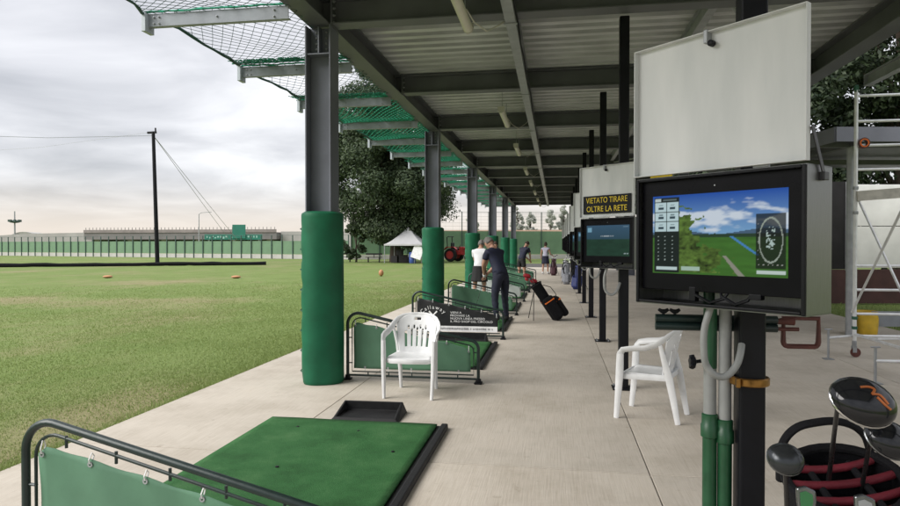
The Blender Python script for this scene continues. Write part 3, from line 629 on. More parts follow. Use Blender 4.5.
def station(loc, lab, near, sign=False):
    s = thing('monitor_station', lab, 'monitor post', (*loc, 0), -45, 'monitor posts along the walkway')
    P = 0.106
    MB().box(0, 0, 2.06, P, P, 4.11, rotM('Z', 45)).build('post', m_blk, s, bevel=0.012, seg=3)
    MB().box(0, 0, 0.007, 0.24, 0.24, 0.012, rotM('Z', 45)).build('base_plate', m_blk, s, bevel=0.002)
    q = MB()
    for a in (-1, 1):
        for b_ in (-1, 1): q.lathe([(0.012, 0.013), (0.012, 0.025), (0.006, 0.026), (0.006, 0.035)], 6, Matrix.Translation((a * 0.13, b_ * 0.0, 0)) if a * b_ > 0 else Matrix.Translation((0, b_ * 0.13, 0)))
    tag(q.build('anchor_bolts', m_gal, s), None, None, None, 'stuff')
    yb = -0.095; yf = yb - CD; zc = CZ0 + CH / 2
    cab = MB().box(0, yb, zc, CW, 0.004, CH).box(-CW / 2, (yb + yf) / 2, zc, 0.004, CD, CH).box(CW / 2, (yb + yf) / 2, zc, 0.004, CD, CH).box(0, (yb + yf) / 2, CZ0, CW + .004, CD, 0.004).box(0, (yb + yf) / 2, CZ0 + CH, CW + .004, CD, 0.004)
    c = cab.build('cabinet', m_ss, s)
    fr = MB().box(-CW / 2 + .007, yf - .004, zc, 0.014, 0.010, CH).box(CW / 2 - .007, yf - .004, zc, 0.014, 0.010, CH).box(0, yf - .004, CZ0 + .008, CW - .030, 0.010, 0.012).box(0, yf - .004, CZ0 + CH - .006, CW - .030, 0.010, 0.012)
    fr.build('front_frame', m_blk, c, bevel=0.003)
    MB().box(0, yb - 0.06, zc, 0.10, 0.10, 0.30).build('bracket', m_blk, c)
    # monitor sits a little back inside the cabinet
    mo = MB().box(0, yf + 0.040, zc + 0.026, CW - 0.026, 0.045, CH - 0.070).build('monitor', m_gloss, s, bevel=0.004)
    fn, nu, nv, mm = (paint_big, 176, 99, m_scr) if near else (paint_small, 60, 34, m_scr2)
    screen(mo, 0.592, 0.335, 0, yf + 0.0165, zc + 0.028, fn, nu, nv, mm)
    MB().box(0, yf + .085, CZ0 + .006, CW - .012, .165, .006).build('inner_tray', m_gloss, c)
    MB().lathe([(0.004, 0), (0.003, 0.002)], 8, Matrix.Translation((0, yf + 0.0172, zc + 0.225)) @ Matrix.Rotation(R(90), 4, 'X')).build('camera_dot', m_gal, mo)
    for x0, x1 in ((-0.10, 0.06), (0.02, 0.16)):
        pts = [(x0, yf + 0.03, CZ0 + 0.075), (x0 + .01, yf + .02, CZ0 + .05), ((x0 + x1) / 2, yf + .02, CZ0 + 0.020), (x1 - .02, yf + .02, CZ0 + .04), (x1, yf + 0.03, CZ0 + 0.075)]
        MB().tube(pts, 0.007, 6).build('cable', m_blk, s, True)
    MB().box(0.17, yf + .03, CZ0 + .055, .05, .03, .022).build('plug', m_blk, s, bevel=0.003); MB().box(-0.1, yf + .03, CZ0 + .05, .03, .03, .06).build('plug', m_blk, s, bevel=0.003)
    # lid swung up, with folded rim, hasp and gas strut
    zl = CZ0 + CH + 0.014; LH = 0.555
    lid = MB().box(0, yf + 0.012, zl + LH / 2, CW + 0.008, 0.004, LH).build('lid', m_lid, s)
    MB().box(-CW / 2 - .004, yf - 0.004, zl + LH / 2, 0.004, 0.030, LH).box(CW / 2 + .004, yf - 0.004, zl + LH / 2, 0.004, 0.030, LH).box(0, yf - 0.004, zl + LH, CW + .012, 0.030, 0.004).box(0, yf - 0.004, zl, CW + .012, .030, .004).build('lid_rim', m_lid, lid, bevel=0.001)
    hz = zl + LH
    MB().box(-0.02, yf - .006, hz - .02, 0.018, 0.036, 0.055).build('hasp', m_gal, lid, bevel=0.003)
    MB().lathe([(0.013, 0), (0.013, 0.02), (0.009, .022)], 10, Matrix.Translation((0.0, yf - 0.0, hz - .05)) @ Matrix.Rotation(R(90), 4, 'X')).build('lock_barrel', m_blk, lid, True)
    for x in (-0.22, 0.2): MB().tube([(x - .03, yf + .004, zl - .006), (x + .03, yf + .004, zl - .006)], 0.007, 8).build('hinge', m_gal, lid)
    MB().box(CW / 2 + .012, yf + 0.06, zl + 0.035, 0.005, 0.022, 0.20, rotM('X', 28)).box(CW / 2 + .012, yf + 0.105, zl - .052, .02, .035, .03).build('lid_stay', m_strut, s, bevel=.002)
    hs = [(-0.19, -0.12, 1.345), (-0.03, -0.21, 1.25), (-0.055, -0.24, 1.143), (-0.035, -0.23, 1.08), (0.0, -0.195, 1.047), (0.02, -0.15, 1.078), (0.025, -0.10, 1.13), (0.03, -0.05, 1.176)]
    hw = [(.619, 2.78, 1.345), (.594, 2.78, 1.246), (.594, 2.78, 1.143), (.606, 2.79, 1.098), (.630, 2.79, 1.066), (.668, 2.80, 1.049), (.705, 2.81, 1.066), (.735, 2.82, 1.105), (.752, 2.84, 1.145), (.765, 2.87, 1.176)]
    cq, sq = math.cos(R(45)), math.sin(R(45))
    hs = [((a - .81) * cq - (b_ - 2.92) * sq, (a - .81) * sq + (b_ - 2.92) * cq, z) for a, b_, z in hw]
    MB().tube(smooth(hs), 0.0145, 10).build('hose', m_pvc, s, True)
    if near:
        MB().lathe([(0.078, 1.0), (0.082, 1.004), (0.082, 1.03), (0.078, 1.034), (0.066, 1.034), (0.066, 1.0), (0.078, 1.0)], 24, None, False, 0.98, 0.98).build('brass_clamp', m_brass, s, True)
        MB().box(0.0, -0.09, 1.017, .016, .03, .04, rotM('Z', 45)).build('clamp_screw', m_brass, s, bevel=.003)
        MB().box(-0.24, yf - .002, zl - .006, .11, .004, .007).build('yellow_sticker', m_yel, s)
    if sign:
        sp = MB().box(0, yf - 0.001, zl + 0.135, 0.66, 0.006, 0.20).build('warning_sign', m_blk, s)
        text('lettering', 'VIETATO TIRARE', 0.088, m_yel, sp, face_M(0, yf - 0.006, zl + 0.155), align='CENTER', sx=0.86)
        text('lettering', 'OLTRE LA RETE', 0.088, m_yel, sp, face_M(0, yf - 0.006, zl + 0.060), align='CENTER', sx=0.92)
    return s
station((0.822, 2.92), 'black post with open screen cabinet showing a golf fairway picture, nearest of the row', True)
station((0.74, 7.32), 'black post with screen cabinet and yellow lettered warning sign on its white lid', False, True)
st3 = station((0.765, 10.87), 'third black post with screen cabinet, just beyond the one with the warning sign', False)
for k in range(6):
    copy_tree(st3, None, '%s black post with a screen cabinet counted from the camera' % ['fourth', 'fifth', 'sixth', 'seventh', 'eighth', 'ninth'][k], (0.765, 14.4 + 3.5 * k, 0), -45)

# ---------------------------------------------------------------- telescopic stand beside the nearest post
t = thing('telescopic_stand', 'green and grey telescopic tube stand beside the nearest screen post', 'stand', (0.70, 2.95, 0))
for i, (x, y) in enumerate(((-0.032, 0), (0.028, -0.01))):
    MB().tube([(x, y, 0.0), (x, y, 0.83)], 0.030, 16).build('lower_tube', m_green_tube, t, True)
    MB().lathe([(0.030, 0), (0.038, .004), (0.038, .055), (0.034, .06), (0.034, .10), (0.026, .105)], 18, Matrix.Translation((x, y, 0.755 - 0.02 * i))).build('collar', m_green_tube, t, True)
    MB().tube([(x, y, 0.8), (x, y, 1.06 if i == 0 else 1.55)], 0.0265, 16).build('inner_tube', m_pvc, t, True)
MB().tube([(-0.032, 0, 1.06), (-0.032, 0, 1.5)], 0.0285, 16).build('upper_tube', m_green_tube, t, True)
q = MB().tube([(-0.06, 0, 1.09), (-0.10, -0.01, 1.085)], 0.008, 8); 
for k in range(5): q.tube([(-0.105, -0.01, 1.085), (-0.11, -0.01 + .03 * math.cos(k * 1.257), 1.085 + .03 * math.sin(k * 1.257))], [0.016, 0.011], 8)
q.lathe([(0.022, -0.012), (0.026, 0), (0.022, 0.012)], 10, Matrix.Translation((-0.108, -0.01, 1.085)) @ Matrix.Rotation(R(90), 4, 'Y')); q.build('clamp_knob', m_blk, t, True)
for dz in (0.0, 0.036): MB().tube([(-0.25, 0.09, 1.228 + dz), (0.27, 0.09, 1.228 + dz)], 0.019, 14).build('cross_tube', m_frame, t, True)
for x in (-0.215, -0.165):
    MB().tube([(x, 0.09, 1.27), (x, 0.09, 1.298)], 0.007, 8).tube([(x - .022, .09, 1.305), (x - .008, .09, 1.296), (x + .008, .09, 1.296), (x + .022, .09, 1.305)], [0.007, .010, .010, .007], 8).build('wing_knob', m_blk, t, True)
MB().tube([(0.26, 0.09, 1.258), (0.34, 0.09, 1.262)], [0.012, 0.020], 10).tube([(0.26, 0.09, 1.225), (0.36, 0.09, 1.225)], 0.009, 8).build('end_fitting', m_rust, t, True)
uu = [(0.265, .10, 1.285), (0.265, .10, 1.18)] + [(0.265 + .02 - .02 * math.cos(R(a)), .10, 1.18 - .02 * math.sin(R(a))) for a in (30, 60, 90)] + [(0.265 + .15 + .02 * math.sin(R(a)), .10, 1.16 + .02 - .02 * math.cos(R(a))) for a in (0, 30, 60, 90)] + [(0.435, .10, 1.285)]
uu = [(0.30 + (p[0] - .265) * .85, p[1], p[2] - .012) for p in uu]
MB().tube(uu, 0.0115, 8, closed=True, up=(0, 1, 0)).build('pull_handle', m_rust, t, True)

# ---------------------------------------------------------------- plastic chairs
def make_chair(lab, loc, rz):
    c = thing('plastic_chair', lab, 'chair', loc, rz, 'white plastic chairs')
    def seat(u, v):
        x = (u - .5) * 2; y = -0.225 + 0.43 * v; w = 0.232 - 0.03 * v
        z = 0.415 - 0.018 * math.sin(math.pi * v) * (1 - x * x) + 0.008 * x ** 4 - 0.030 * max(0, (0.12 - v) / 0.12) ** 2 + 0.012 * max(0, (v - .85) / .15)
        return (x * w, y, z)
    MB().grid(seat, 20, 20).build('seat', m_plw, c, True, solid=0.012)
    ap = [(-0.236, -0.20, .39), (-0.20, -.232, .385), (0, -.238, .382), (0.20, -.232, .385), (0.236, -0.20, .39), (0.205, 0.19, .40), (-.205, .19, .40)]
    MB().tube(ap, 0.026, 8, closed=True, flat=(1.0, 0.32), up=(0, 0, 1)).build('apron', m_plw, c, True)
    def back(u, v):
        x = (u - .5) * 2; w = 0.185 + 0.045 * v; zt = 0.83 - 0.085 * x ** 4 - .02 * x * x; z = 0.40 + (zt - 0.40) * v
        return (x * w, 0.165 + 0.10 * v - 0.085 * x * x * (0.35 + .65 * v), z)
    def slots(u, v):
        x = (u - .5) * 2
        for k in range(-2, 3):
            if abs(x - k * 0.30) < 0.052 and 0.20 < v < 0.66 - 0.02 * k * k: return True
        for k in (-1.5, -.5, .5, 1.5):
            if abs(x - k * 0.30) < 0.04 and 0.62 < v < 0.72: return True
        return abs(x) < 0.17 and 0.84 < v < 0.90
    MB().grid(back, 48, 32, slots).build('backrest', m_plw, c, True, solid=0.013)
    for s in (-1, 1):
        arm = [(s * .268, -.222, .56), (s * .272, -.220, .605), (s * .277, -.195, .640), (s * .279, -.12, .655), (s * .276, 0.0, .668), (s * .264, .09, .700), (s * .245, .15, .742), (s * .215, .192, .785), (s * .165, .228, .815), (s * .09, .252, .830), (0, .262, .834)]
        MB().tube(arm, [.030, .031, .032, .033, .033, .032, .029, .024, .019, .016, .015], 10, flat=(0.42, 1), up=(0, 0, 1)).build('armrest', m_plw, c, True)
        MB().tube([(s * .252, -.262, 0.001), (s * .262, -.240, .25), (s * .266, -.228, .42), (s * .270, -.222, .60)], [.024, .032, .037, .033], 8, flat=(1, 0.7), up=(0, 1, 0)).build('leg', m_plw, c, True)
        MB().tube([(s * .200, .275, 0.001), (s * .200, .235, .22), (s * .205, .200, .40), (s * .215, .17, .52), (s * .25, .13, .70)], [.024, .031, .036, .030, .018], 8, flat=(1, 0.7), up=(0, 1, 0)).build('leg', m_plw, c, True)
    return c
make_chair('white plastic armchair facing the camera in front of the first divider', (-1.51, 6.70, 0), 0)
make_chair('white plastic armchair turned sideways behind the nearest screen post', (0.89, 6.20, 0), -112)

# ---------------------------------------------------------------- golf clubs and bags
m_shaft = mat('club_shaft', (0.25, 0.25, 0.26), 0.25, 0.9)
m_shaftb = mat('black_shaft', (0.015, 0.015, 0.016), 0.3)
m_crown = mat('black_gloss_crown', (0.012, 0.013, 0.016), 0.12, 0.2, 0.2, 10)
m_headsil = mat('satin_club_steel', (0.20, 0.21, 0.22), 0.24, 0.9, 0.2, 18)
m_grn = mat('green_club_paint', (0.05, 0.20, 0.08), 0.3, 0.3)
def ell(mb, c, ax, M, n=20, m_=14, low=1.0):
    c = Vector(c); vs_ = []
    for j in range(1, m_):
        ph = math.pi * j / m_
        for k in range(n):
            a = 2 * math.pi * k / n; q = Vector((ax[0] * math.sin(ph) * math.cos(a), ax[1] * math.sin(ph) * math.sin(a), ax[2] * math.cos(ph) * (1 if ph < math.pi / 2 else low))); vs_.append(c + (M @ q if M else q))
    top = Vector((0, 0, ax[2])); bot = Vector((0, 0, -ax[2] * low)); vs_ += [c + (M @ top if M else top), c + (M @ bot if M else bot)]
    fs = [(j * n + k, j * n + (k + 1) % n, (j + 1) * n + (k + 1) % n, (j + 1) * n + k) for j in range(m_ - 2) for k in range(n)]
    fs += [((k + 1) % n, k, len(vs_) - 2) for k in range(n)] + [((m_ - 2) * n + k, (m_ - 2) * n + (k + 1) % n, len(vs_) - 1) for k in range(n)]
    mb.add(vs_, fs); return mb
def rel(p, o): return tuple(Vector(p) - Vector(o))
def wood_club(lab, head, foot, M, ax, heel, crown, sole, accent=None, group=None):
    o = thing('golf_club', lab, 'golf club', foot, 0, group); h = rel(head, foot)
    ell(MB(), h, ax, M, 28, 18, 0.55).build('club_head', crown, o, True)
    hl = Vector(h) + M @ Vector(heel)
    ell(MB(), Vector(h) + M @ Vector((0, 0, -ax[2] * .10)), (ax[0] * 1.02, ax[1] * 1.03, ax[2] * .45), M, 28, 12).build('sole_rim', sole, o, True)
    MB().tube([(0, 0, 0), tuple(hl)], [0.0055, 0.0045], 10).build('shaft', m_shaftb, o, True)
    if accent:
        q = MB()
        for pts in accent:
            w = [Vector(h) + M @ Vector((x * ax[0], y * ax[1], ax[2] * math.sqrt(max(0, 1 - x * x - y * y)) + .0008)) for x, y in pts]
            q.tube(smooth(w), 0.0026, 6)
        q.build('crown_graphic', mat('copper_graphic', (.42, .13, .04), .35, .4), o)
    return o
BT = Vector((0.648, 1.575, 1.066)); BN = Vector((-0.10, -0.36, 0.93)).normalized()
BX = Vector((1, 0.12, 0)); BX = (BX - BN * BX.dot(BN)).normalized(); BYv = BN.cross(BX)
BM = Matrix((BX, BYv, BN)).transposed().to_4x4()
BLEN = 0.86
bag = thing('golf_bag', 'black golf bag with red padded dividers in the lower right foreground', 'golf bag', tuple(BT - BN * BLEN)); bag.rotation_euler = BM.to_euler()
MB().lathe([(0.115, 0), (0.125, .01), (0.125, .15), (0.115, .5), (0.118, .72), (0.120, .80), (0.121, BLEN - .004)], 32, None, False, 1.0, 0.92).build('body', m_blk_soft, bag, True)
MB().lathe([(0.12, 0.0), (0.02, 0.001)], 32, None, True, 1, .86).build('base', m_rub, bag)
MB().tube([(0.122 * math.cos(a), 0.112 * math.sin(a), BLEN) for a in np.linspace(0, 2 * math.pi, 32, endpoint=False)], 0.011, 8, closed=True, up=(0, 0, 1)).build('rim', m_blk_soft, bag, True)
MB().lathe([(0.118, BLEN - .14), (0.02, BLEN - .141)], 24, None, True, 1, .86).build('inner_lining', m_blk_soft, bag)
for yy in (0.062, 0.010, -0.042, -0.085):
    hw_ = 0.112 * math.sqrt(max(0.05, 1 - (yy / 0.112) ** 2))
    pts = [(hw_ * s, yy - 0.012 * (1 - s * s), BLEN - .012 + .004 * s * s) for s in np.linspace(-1, 1, 13)]
    MB().tube(pts, 0.0095, 10, up=(0, 0, 1)).build('red_divider', m_red, bag, True)
    MB().box(0, yy - .006, BLEN - .07, hw_ * 1.9, .006, .10).build('divider_cloth', m_blk_soft, bag)
for xx in (-0.05, 0.045):
    MB().tube([(xx, 0.07, BLEN - .016), (xx, -.09, BLEN - .016)], 0.008, 8).build('cross_divider', m_blk_soft, bag, True)
hd = [(x_ * .84, y_ * 1.05, BLEN + (z_ - BLEN) * .95) for x_, y_, z_ in [(-0.128, .075, BLEN - .06), (-0.122, .088, BLEN + .01), (-.105, .092, BLEN + .055), (-.07, .095, BLEN + .082), (-.02, .095, BLEN + .090), (.03, .095, BLEN + .088), (.075, .092, BLEN + .072), (.108, .088, BLEN + .04), (.125, .082, BLEN - .01)]]
MB().tube(smooth(hd), 0.012, 10, flat=(1.0, 0.7), up=(0, 1, 0)).build('carry_handle', m_blk_soft, bag, True)
for (x, y, z, a, b_, c_) in ((0, -.135, .30, .20, .07, .42), (-.145, 0, .36, .05, .15, .48), (.145, 0, .36, .05, .15, .48)): MB().box(x, y, z, a, b_, c_).build('pocket', m_blk_soft, bag, bevel=0.022, seg=3)
MB().tube([(-.13, -.06, BLEN - .05), (-.17, -.09, BLEN - .16), (-.18, -.12, .5), (-.15, -.10, .22)], 0.022, 8, flat=(.25, 1)).build('shoulder_strap', m_blk_soft, bag, True)
tr = thing('bag_trolley', 'dark push trolley carrying the foreground golf bag', 'trolley', (0.76, 1.93, 0))
for s in (-1, 1):
    w = MB().tube([(s * .30 + .14 * math.cos(a) * 0, .05 + .14 * math.cos(a), .145 + .14 * math.sin(a)) for a in np.linspace(0, 2 * math.pi, 24, endpoint=False)], 0.018, 8, closed=True, up=(1, 0, 0)).build('wheel', m_rub, tr, True)
    q = MB()
    for k in range(5): q.tube([(s * .30, .05, .145), (s * .30, .05 + .13 * math.cos(k * 1.257), .145 + .13 * math.sin(k * 1.257))], .008, 6)
    q.build('spokes', m_blk, w)
MB().tube([(-.30, .05, .145), (.30, .05, .145)], 0.012, 8).build('axle', m_blk, tr, True)
MB().tube([(0, .05, .145), (0, .10, .24), (0.02, .17, .28), (-.02, -.12, 1.0)], 0.014, 8).build('frame', m_blk, tr, True)
MB().box(0, -.02, .20, .22, .20, .012, rotM('X', 20)).build('bag_rest', m_blk, tr)

def frm(x, up):  # rotation from a long axis and an approximate up axis
    x = Vector(x).normalized(); up = Vector(up); z = (up - x * up.dot(x)).normalized(); return Matrix((x, z.cross(x), z)).transposed()
wood_club('large black driver head with orange crown graphic, topmost in the foreground bag', (0.622, 1.43, 1.277), (0.632, 1.63, 1.00), frm((1, .05, -.28), (-.25, -.75, .62)), (.066, .052, .036), (-.045, -.02, -.012), m_crown, m_chrome,
          [[(-.35, .25), (-.1, .35), (.05, .28), (-.05, .05)], [(-.05, .05), (.2, .1), (.45, -.15)], [(.1, -.02), (.35, -.22), (.55, -.3)]])
wood_club('black and silver fairway wood at the right edge of the foreground bag', (0.70, 1.49, 1.185), (0.70, 1.63, 0.98), frm((1, .1, -.35), (-.3, -.7, .65)), (.052, .042, .030), (-.035, -.012, -.01), m_crown, m_headsil)
wood_club('grey hybrid club head at the left of the foreground bag', (0.478, 1.44, 1.148), (0.515, 1.53, 0.93), frm((1, -.05, -.15), (.0, -.75, .55)), (.037, .034, .026), (0.002, -.026, -.010), mat('gunmetal', (.05, .055, .06), .28, .6), m_headsil)
def iron(lab, head, foot, col):
    o = thing('golf_club', lab, 'golf club', foot); h = Vector(rel(head, foot)); M = frm((.15, .1, 1), (-.1, -1, .3))
    poly = [(-.036, -.010), (-.030, -.018), (.02, -.020), (.038, -.016), (.044, .004), (.036, .020), (.010, .016), (-.034, .004)]
    mb = MB(); vs_ = [h + M @ Vector((a, b_, s)) for s in (-.006, .006) for a, b_ in poly]; k = len(poly)
    mb.add(vs_, [tuple(range(k - 1, -1, -1)), tuple(range(k, 2 * k))] + [(i, (i + 1) % k, (i + 1) % k + k, i + k) for i in range(k)]); mb.build('club_head', m_headsil, o, bevel=0.003)
    vs_ = [h + M @ Vector((a * .7 + .004, b_ * .65, s)) for s in (.0055, .0075) for a, b_ in poly]
    MB().add(vs_, [tuple(range(k - 1, -1, -1)), tuple(range(k, 2 * k))] + [(i, (i + 1) % k, (i + 1) % k + k, i + k) for i in range(k)]).build('cavity_badge', col, o)
    MB().tube([(0, 0, 0), tuple(h + M @ Vector((-.030, -.004, 0)))], 0.0048, 8).build('shaft', m_shaft, o, True)
iron('iron club with green badge standing in the foreground bag', (0.512, 1.43, 1.052), (0.53, 1.52, 0.86), m_grn)
iron('iron club with silver badge standing in the foreground bag', (0.602, 1.38, 1.060), (0.605, 1.50, 0.84), m_gal)

def far_bag(short_, lab, loc, rz, lean, bodym, trimm, n_clubs, heads, legs=True, H=0.86, group=None, pocket_trim=None):
    o = thing('golf_bag', lab, 'golf bag', loc, rz, group); Mt = Matrix.Rotation(R(lean), 4, 'X')   # leans toward local -Y
    def T(p): return tuple(Mt @ Vector(p))
    MB().lathe([(0.10, 0.0), (0.125, .02), (0.13, .25), (0.115, .5), (0.12, H - .06), (0.128, H)], 20, Mt, True, 1.05, .95).build('body', bodym, o, True)
    MB().tube([T((0.132 * math.cos(a), 0.122 * math.sin(a), H)) for a in np.linspace(0, 6.283, 20, endpoint=False)], .013, 6, closed=True).build('rim', trimm, o, True)
    M3 = Mt.to_3x3(); pk = 1.0 if not pocket_trim else 1.25
    for (x, y, z, a, b_, c_) in ((0, .14 * pk, .22, .24 * pk, .13 * pk, .38 * pk), (-.13 * pk, .02, .30, .10 * pk, .19 * pk, .42 * pk), (.13 * pk, .02, .30, .10 * pk, .19 * pk, .42 * pk)):
        c = T((x, y, z)); p = MB().box(*c, a, b_, c_, M3).build('pocket', bodym, o, bevel=min(a, b_, c_) * .45, seg=4, smooth=True)
        if pocket_trim:
            c = T((x * 1.04, y * 1.04, z + c_ * .32)); MB().box(*c, a * .98, b_ * .98, .030, M3).build('zip_trim', pocket_trim, p, bevel=.012)
    MB().tube([T(p) for p in ((0.05, .12, H - .08), (.09, .22, H - .2), (.10, .23, .5), (.06, .16, .36))], .025, 6, flat=(.3, 1)).build('strap', m_blk_soft, o, True)
    if legs:
        top = T((0, -.12, H - .1))
        for s in (-1, 1): MB().tube([top, (s * .26, top[1] - .06, 0.0)], .008, 6).build('leg', m_blk, o)
    ca, sa = math.cos(R(rz)), math.sin(R(rz)); rr = random.Random(lab)
    for k in range(n_clubs):
        x, y = rr.uniform(-.08, .08), rr.uniform(-.07, .07); L = H + rr.uniform(.10, .28)
        a = T((x, y, H - .35)); b_ = T((x * 1.6, y * 1.6, L)); W = lambda p: (loc[0] + p[0] * ca - p[1] * sa, loc[1] + p[0] * sa + p[1] * ca, loc[2] + p[2])
        wa, wb = W(a), W(b_); hm = heads[k % len(heads)]
        c = thing('golf_club', 'golf club with %s sticking out of the %s' % ({'red_head_cover': 'red head cover', 'satin_club_steel': 'steel head', 'black_gloss_crown': 'black head', 'white_print': 'pale head'}[hm.name], short_), 'golf club', wa, 0, 'clubs in the ' + short_)
        MB().tube([(0, 0, 0), rel(wb, wa)], .006, 6).build('shaft', m_shaft, c)
        Mh = frm((math.cos(k * 2.1), math.sin(k * 2.1), -.2), (0, 0, 1)); big = hm is m_redh
        ell(MB(), Vector(rel(wb, wa)) + Mh @ Vector((.03, 0, 0)), (.085, .055, .048) if big else (.05, .03, .025), Mh, 12, 8).build('head_cover' if big else 'club_head', hm, c, True)
    return o
# the leaning stand bag beside the golfer in navy
far_bag('leaning black stand bag', 'black stand bag with orange trim and red head covers, leaning beside the navy golfer', (0.06, 13.75, 0.02), -76, 34, m_blk_soft, m_blk_soft, 4, [m_redh, m_redh, m_headsil, m_redh], True, 0.88, None, m_orange)
m_blue = mat('navy_blue_nylon', (0.02, 0.035, 0.16), 0.6, 0, .2, 15, .1, 90)
m_greyb = mat('grey_nylon', (0.22, 0.23, 0.26), 0.6, 0, .2, 15, .1, 90)
m_maroon = mat('maroon_nylon', (0.05, 0.012, 0.02), 0.6, 0, .2, 15, .1, 90)
far_bag('blue bag between the posts', 'blue golf bag standing between the black screen posts', (0.72, 23.3, 0.0), 150, 14, m_blue, m_blk_soft, 4, [m_headsil, m_crown])
far_bag('grey and black bag', 'grey and black golf bag farther along the row of screen posts', (0.42, 26.2, 0.0), 170, 14, m_greyb, m_blk_soft, 5, [m_headsil, m_white])
far_bag('far grey bag', 'grey golf bag with pale clubs at the far end of the post row', (0.42, 30.2, 0.0), 170, 12, m_greyb, m_blk_soft, 5, [m_white, m_headsil])
far_bag('maroon bag on the walkway', 'dark maroon golf bag on the walkway beside the woman in a sleeveless top', (-0.12, 33.6, 0.0), 175, 12, m_maroon, m_blk_soft, 4, [m_headsil, m_crown])

# ---------------------------------------------------------------- people (local +Y is the way they face)
m_navy = mat('navy_cotton', (0.010, 0.013, 0.035), 0.8, 0, .25, 9, .25, 22)
m_navy2 = mat('navy_trousers', (0.009, 0.011, 0.026), 0.85, 0, .25, 9, .25, 22)
m_blackc = mat('black_cotton', (0.012, 0.012, 0.013), 0.85, 0, .25, 9, .25, 22)
m_whitec = mat('white_cotton', (0.70, 0.70, 0.72), 0.8, 0, .05, 9, .2, 22)
m_pale = mat('pale_lilac_cotton', (0.50, 0.50, 0.62), 0.8, 0, .15, 60, .2, 22)
m_hairg = mat('grey_hair', (0.16, 0.15, 0.14), 0.8, 0, .35, 40, .5, 120)
m_hairb = mat('brown_hair', (0.05, 0.035, 0.025), 0.8, 0, .35, 40, .5, 120)
m_shoew = mat('white_shoe', (0.62, 0.62, 0.63), 0.5)
def person(lab, loc, rz, shirt, legs_m, hairm, bend=10, h=1.74, short=False, skirt=False, arms='address', sleeve=0.55, shoe=None, headdown=25, spread=0.13, glove=False, longhair=False):
    o = thing('person', lab, 'person', loc, rz); k = h / 1.74; Bn = Matrix.Rotation(R(-bend), 3, 'X'); HP = Vector((0, 0, 0.93))
    def up(p): return HP + Bn @ (Vector(p) - HP)
    J = {}; A = lambda n_, p, r: J.__setitem__(n_, (Vector(p) * k, r * k if not isinstance(r, tuple) else tuple(q * k for q in r)))
    A('pel', HP, (.165, .125)); A('waist', up((0, .0, 1.08)), (.160, .125)); A('chest', up((0, .01, 1.27)), (.190, .130)); A('upper', up((0, 0, 1.40)), (.150, .100)); A('neck', up((0, .0, 1.48)), .062); A('skull', up((0, .02, 1.56)) , .055)
    E_ = [('pel', 'waist', 't'), ('waist', 'chest', 't'), ('chest', 'upper', 't'), ('upper', 'neck', 'n'), ('neck', 'skull', 'n')]
    for s, n_ in ((-1, 'L'), (1, 'R')):
        sh = up((s * .185, -.005, 1.40)); A('sh' + n_, sh, .062)
        if arms == 'address': el = sh + Vector((-s * .015, .13, -.26)); wr = Vector((s * .025 + .03, sh.y + .30, sh.z - .47))
        elif arms == 'down': el = sh + Vector((s * .05, -.02, -.28)); wr = el + Vector((s * .0, .06, -.24))
        elif arms == 'trolley':
            el = sh + (Vector((s * .06, .02, -.28)) if s > 0 else Vector((-.05, -.02, -.28))); wr = el + (Vector((.16, .12, -.14)) if s > 0 else Vector((0, .05, -.24)))
        A('el' + n_, el, .042); A('wr' + n_, wr, .029); d = (wr - el).normalized(); hd_ = wr + d * .05 + Vector((0, 0, -.01)); A('hd' + n_, hd_, (.036, .024))
        E_ += [('upper', 'sh' + n_, 't'), ('sh' + n_, 'el' + n_, 'a'), ('el' + n_, 'wr' + n_, 'f'), ('wr' + n_, 'hd' + n_, 'h')]
        st = .06 * (s if arms == 'trolley' else 1) * (1 if arms != 'address' else s * .3)
        A('hip' + n_, (s * .095, -.01, .88), .105); A('kn' + n_, (s * (spread * .93), .03 + st * .5, .50), .060); A('an' + n_, (s * spread, -.02 + st, .09), .040); A('toe' + n_, (s * (spread + .03), .13 + st, .035), .036)
        E_ += [('pel', 'hip' + n_, 'p'), ('hip' + n_, 'kn' + n_, 'th'), ('kn' + n_, 'an' + n_, 'ca'), ('an' + n_, 'toe' + n_, 'ft')]
        A('heel' + n_, (s * spread, -.065 + st, .04), .036); E_ += [('an' + n_, 'heel' + n_, 'ft')]
    names_ = list(J); bm = bmesh.new(); sk = bm.verts.layers.skin.verify(); vv = {}
    for q in names_:
        v = bm.verts.new(J[q][0]); r = J[q][1]; v[sk].radius = r if isinstance(r, tuple) else (r, r); v[sk].use_root = (q == 'pel'); vv[q] = v
    for a, b_, _ in E_: bm.edges.new((vv[a], vv[b_]))
    me = bpy.data.meshes.new('skeleton'); bm.to_mesh(me); bm.free(); tmp = bpy.data.objects.new('skeleton', me); COL.objects.link(tmp)
    ms = tmp.modifiers.new('s', 'SKIN'); ms.use_smooth_shade = True; ms.branch_smoothing = 0.6; su = tmp.modifiers.new('u', 'SUBSURF'); su.levels = 2; su.render_levels = 2
    bpy.context.view_layer.update(); dg = bpy.context.evaluated_depsgraph_get(); ev = bpy.data.meshes.new_from_object(tmp.evaluated_get(dg)); bpy.data.objects.remove(tmp)
    V = [v.co.copy() for v in ev.vertices]; NRM = [v.normal.copy() for v in ev.vertices]; F = [tuple(p.vertices) for p in ev.polygons]; bpy.data.meshes.remove(ev)
    segs = [(J[a][0], J[b_][0], t_, a) for a, b_, t_ in E_]
    def region(c):
        best = (9, None, 0, '')
        for a, b_, t_, nm in segs:
            d = b_ - a; t = max(0, min(1, (c - a).dot(d) / d.length_squared)); ds = (c - a - d * t).length
            if ds < best[0] - 1e-6: best = (ds, t_, t, nm)
        return best
    reg = []; waist_z = (HP.z + 0.03) * k
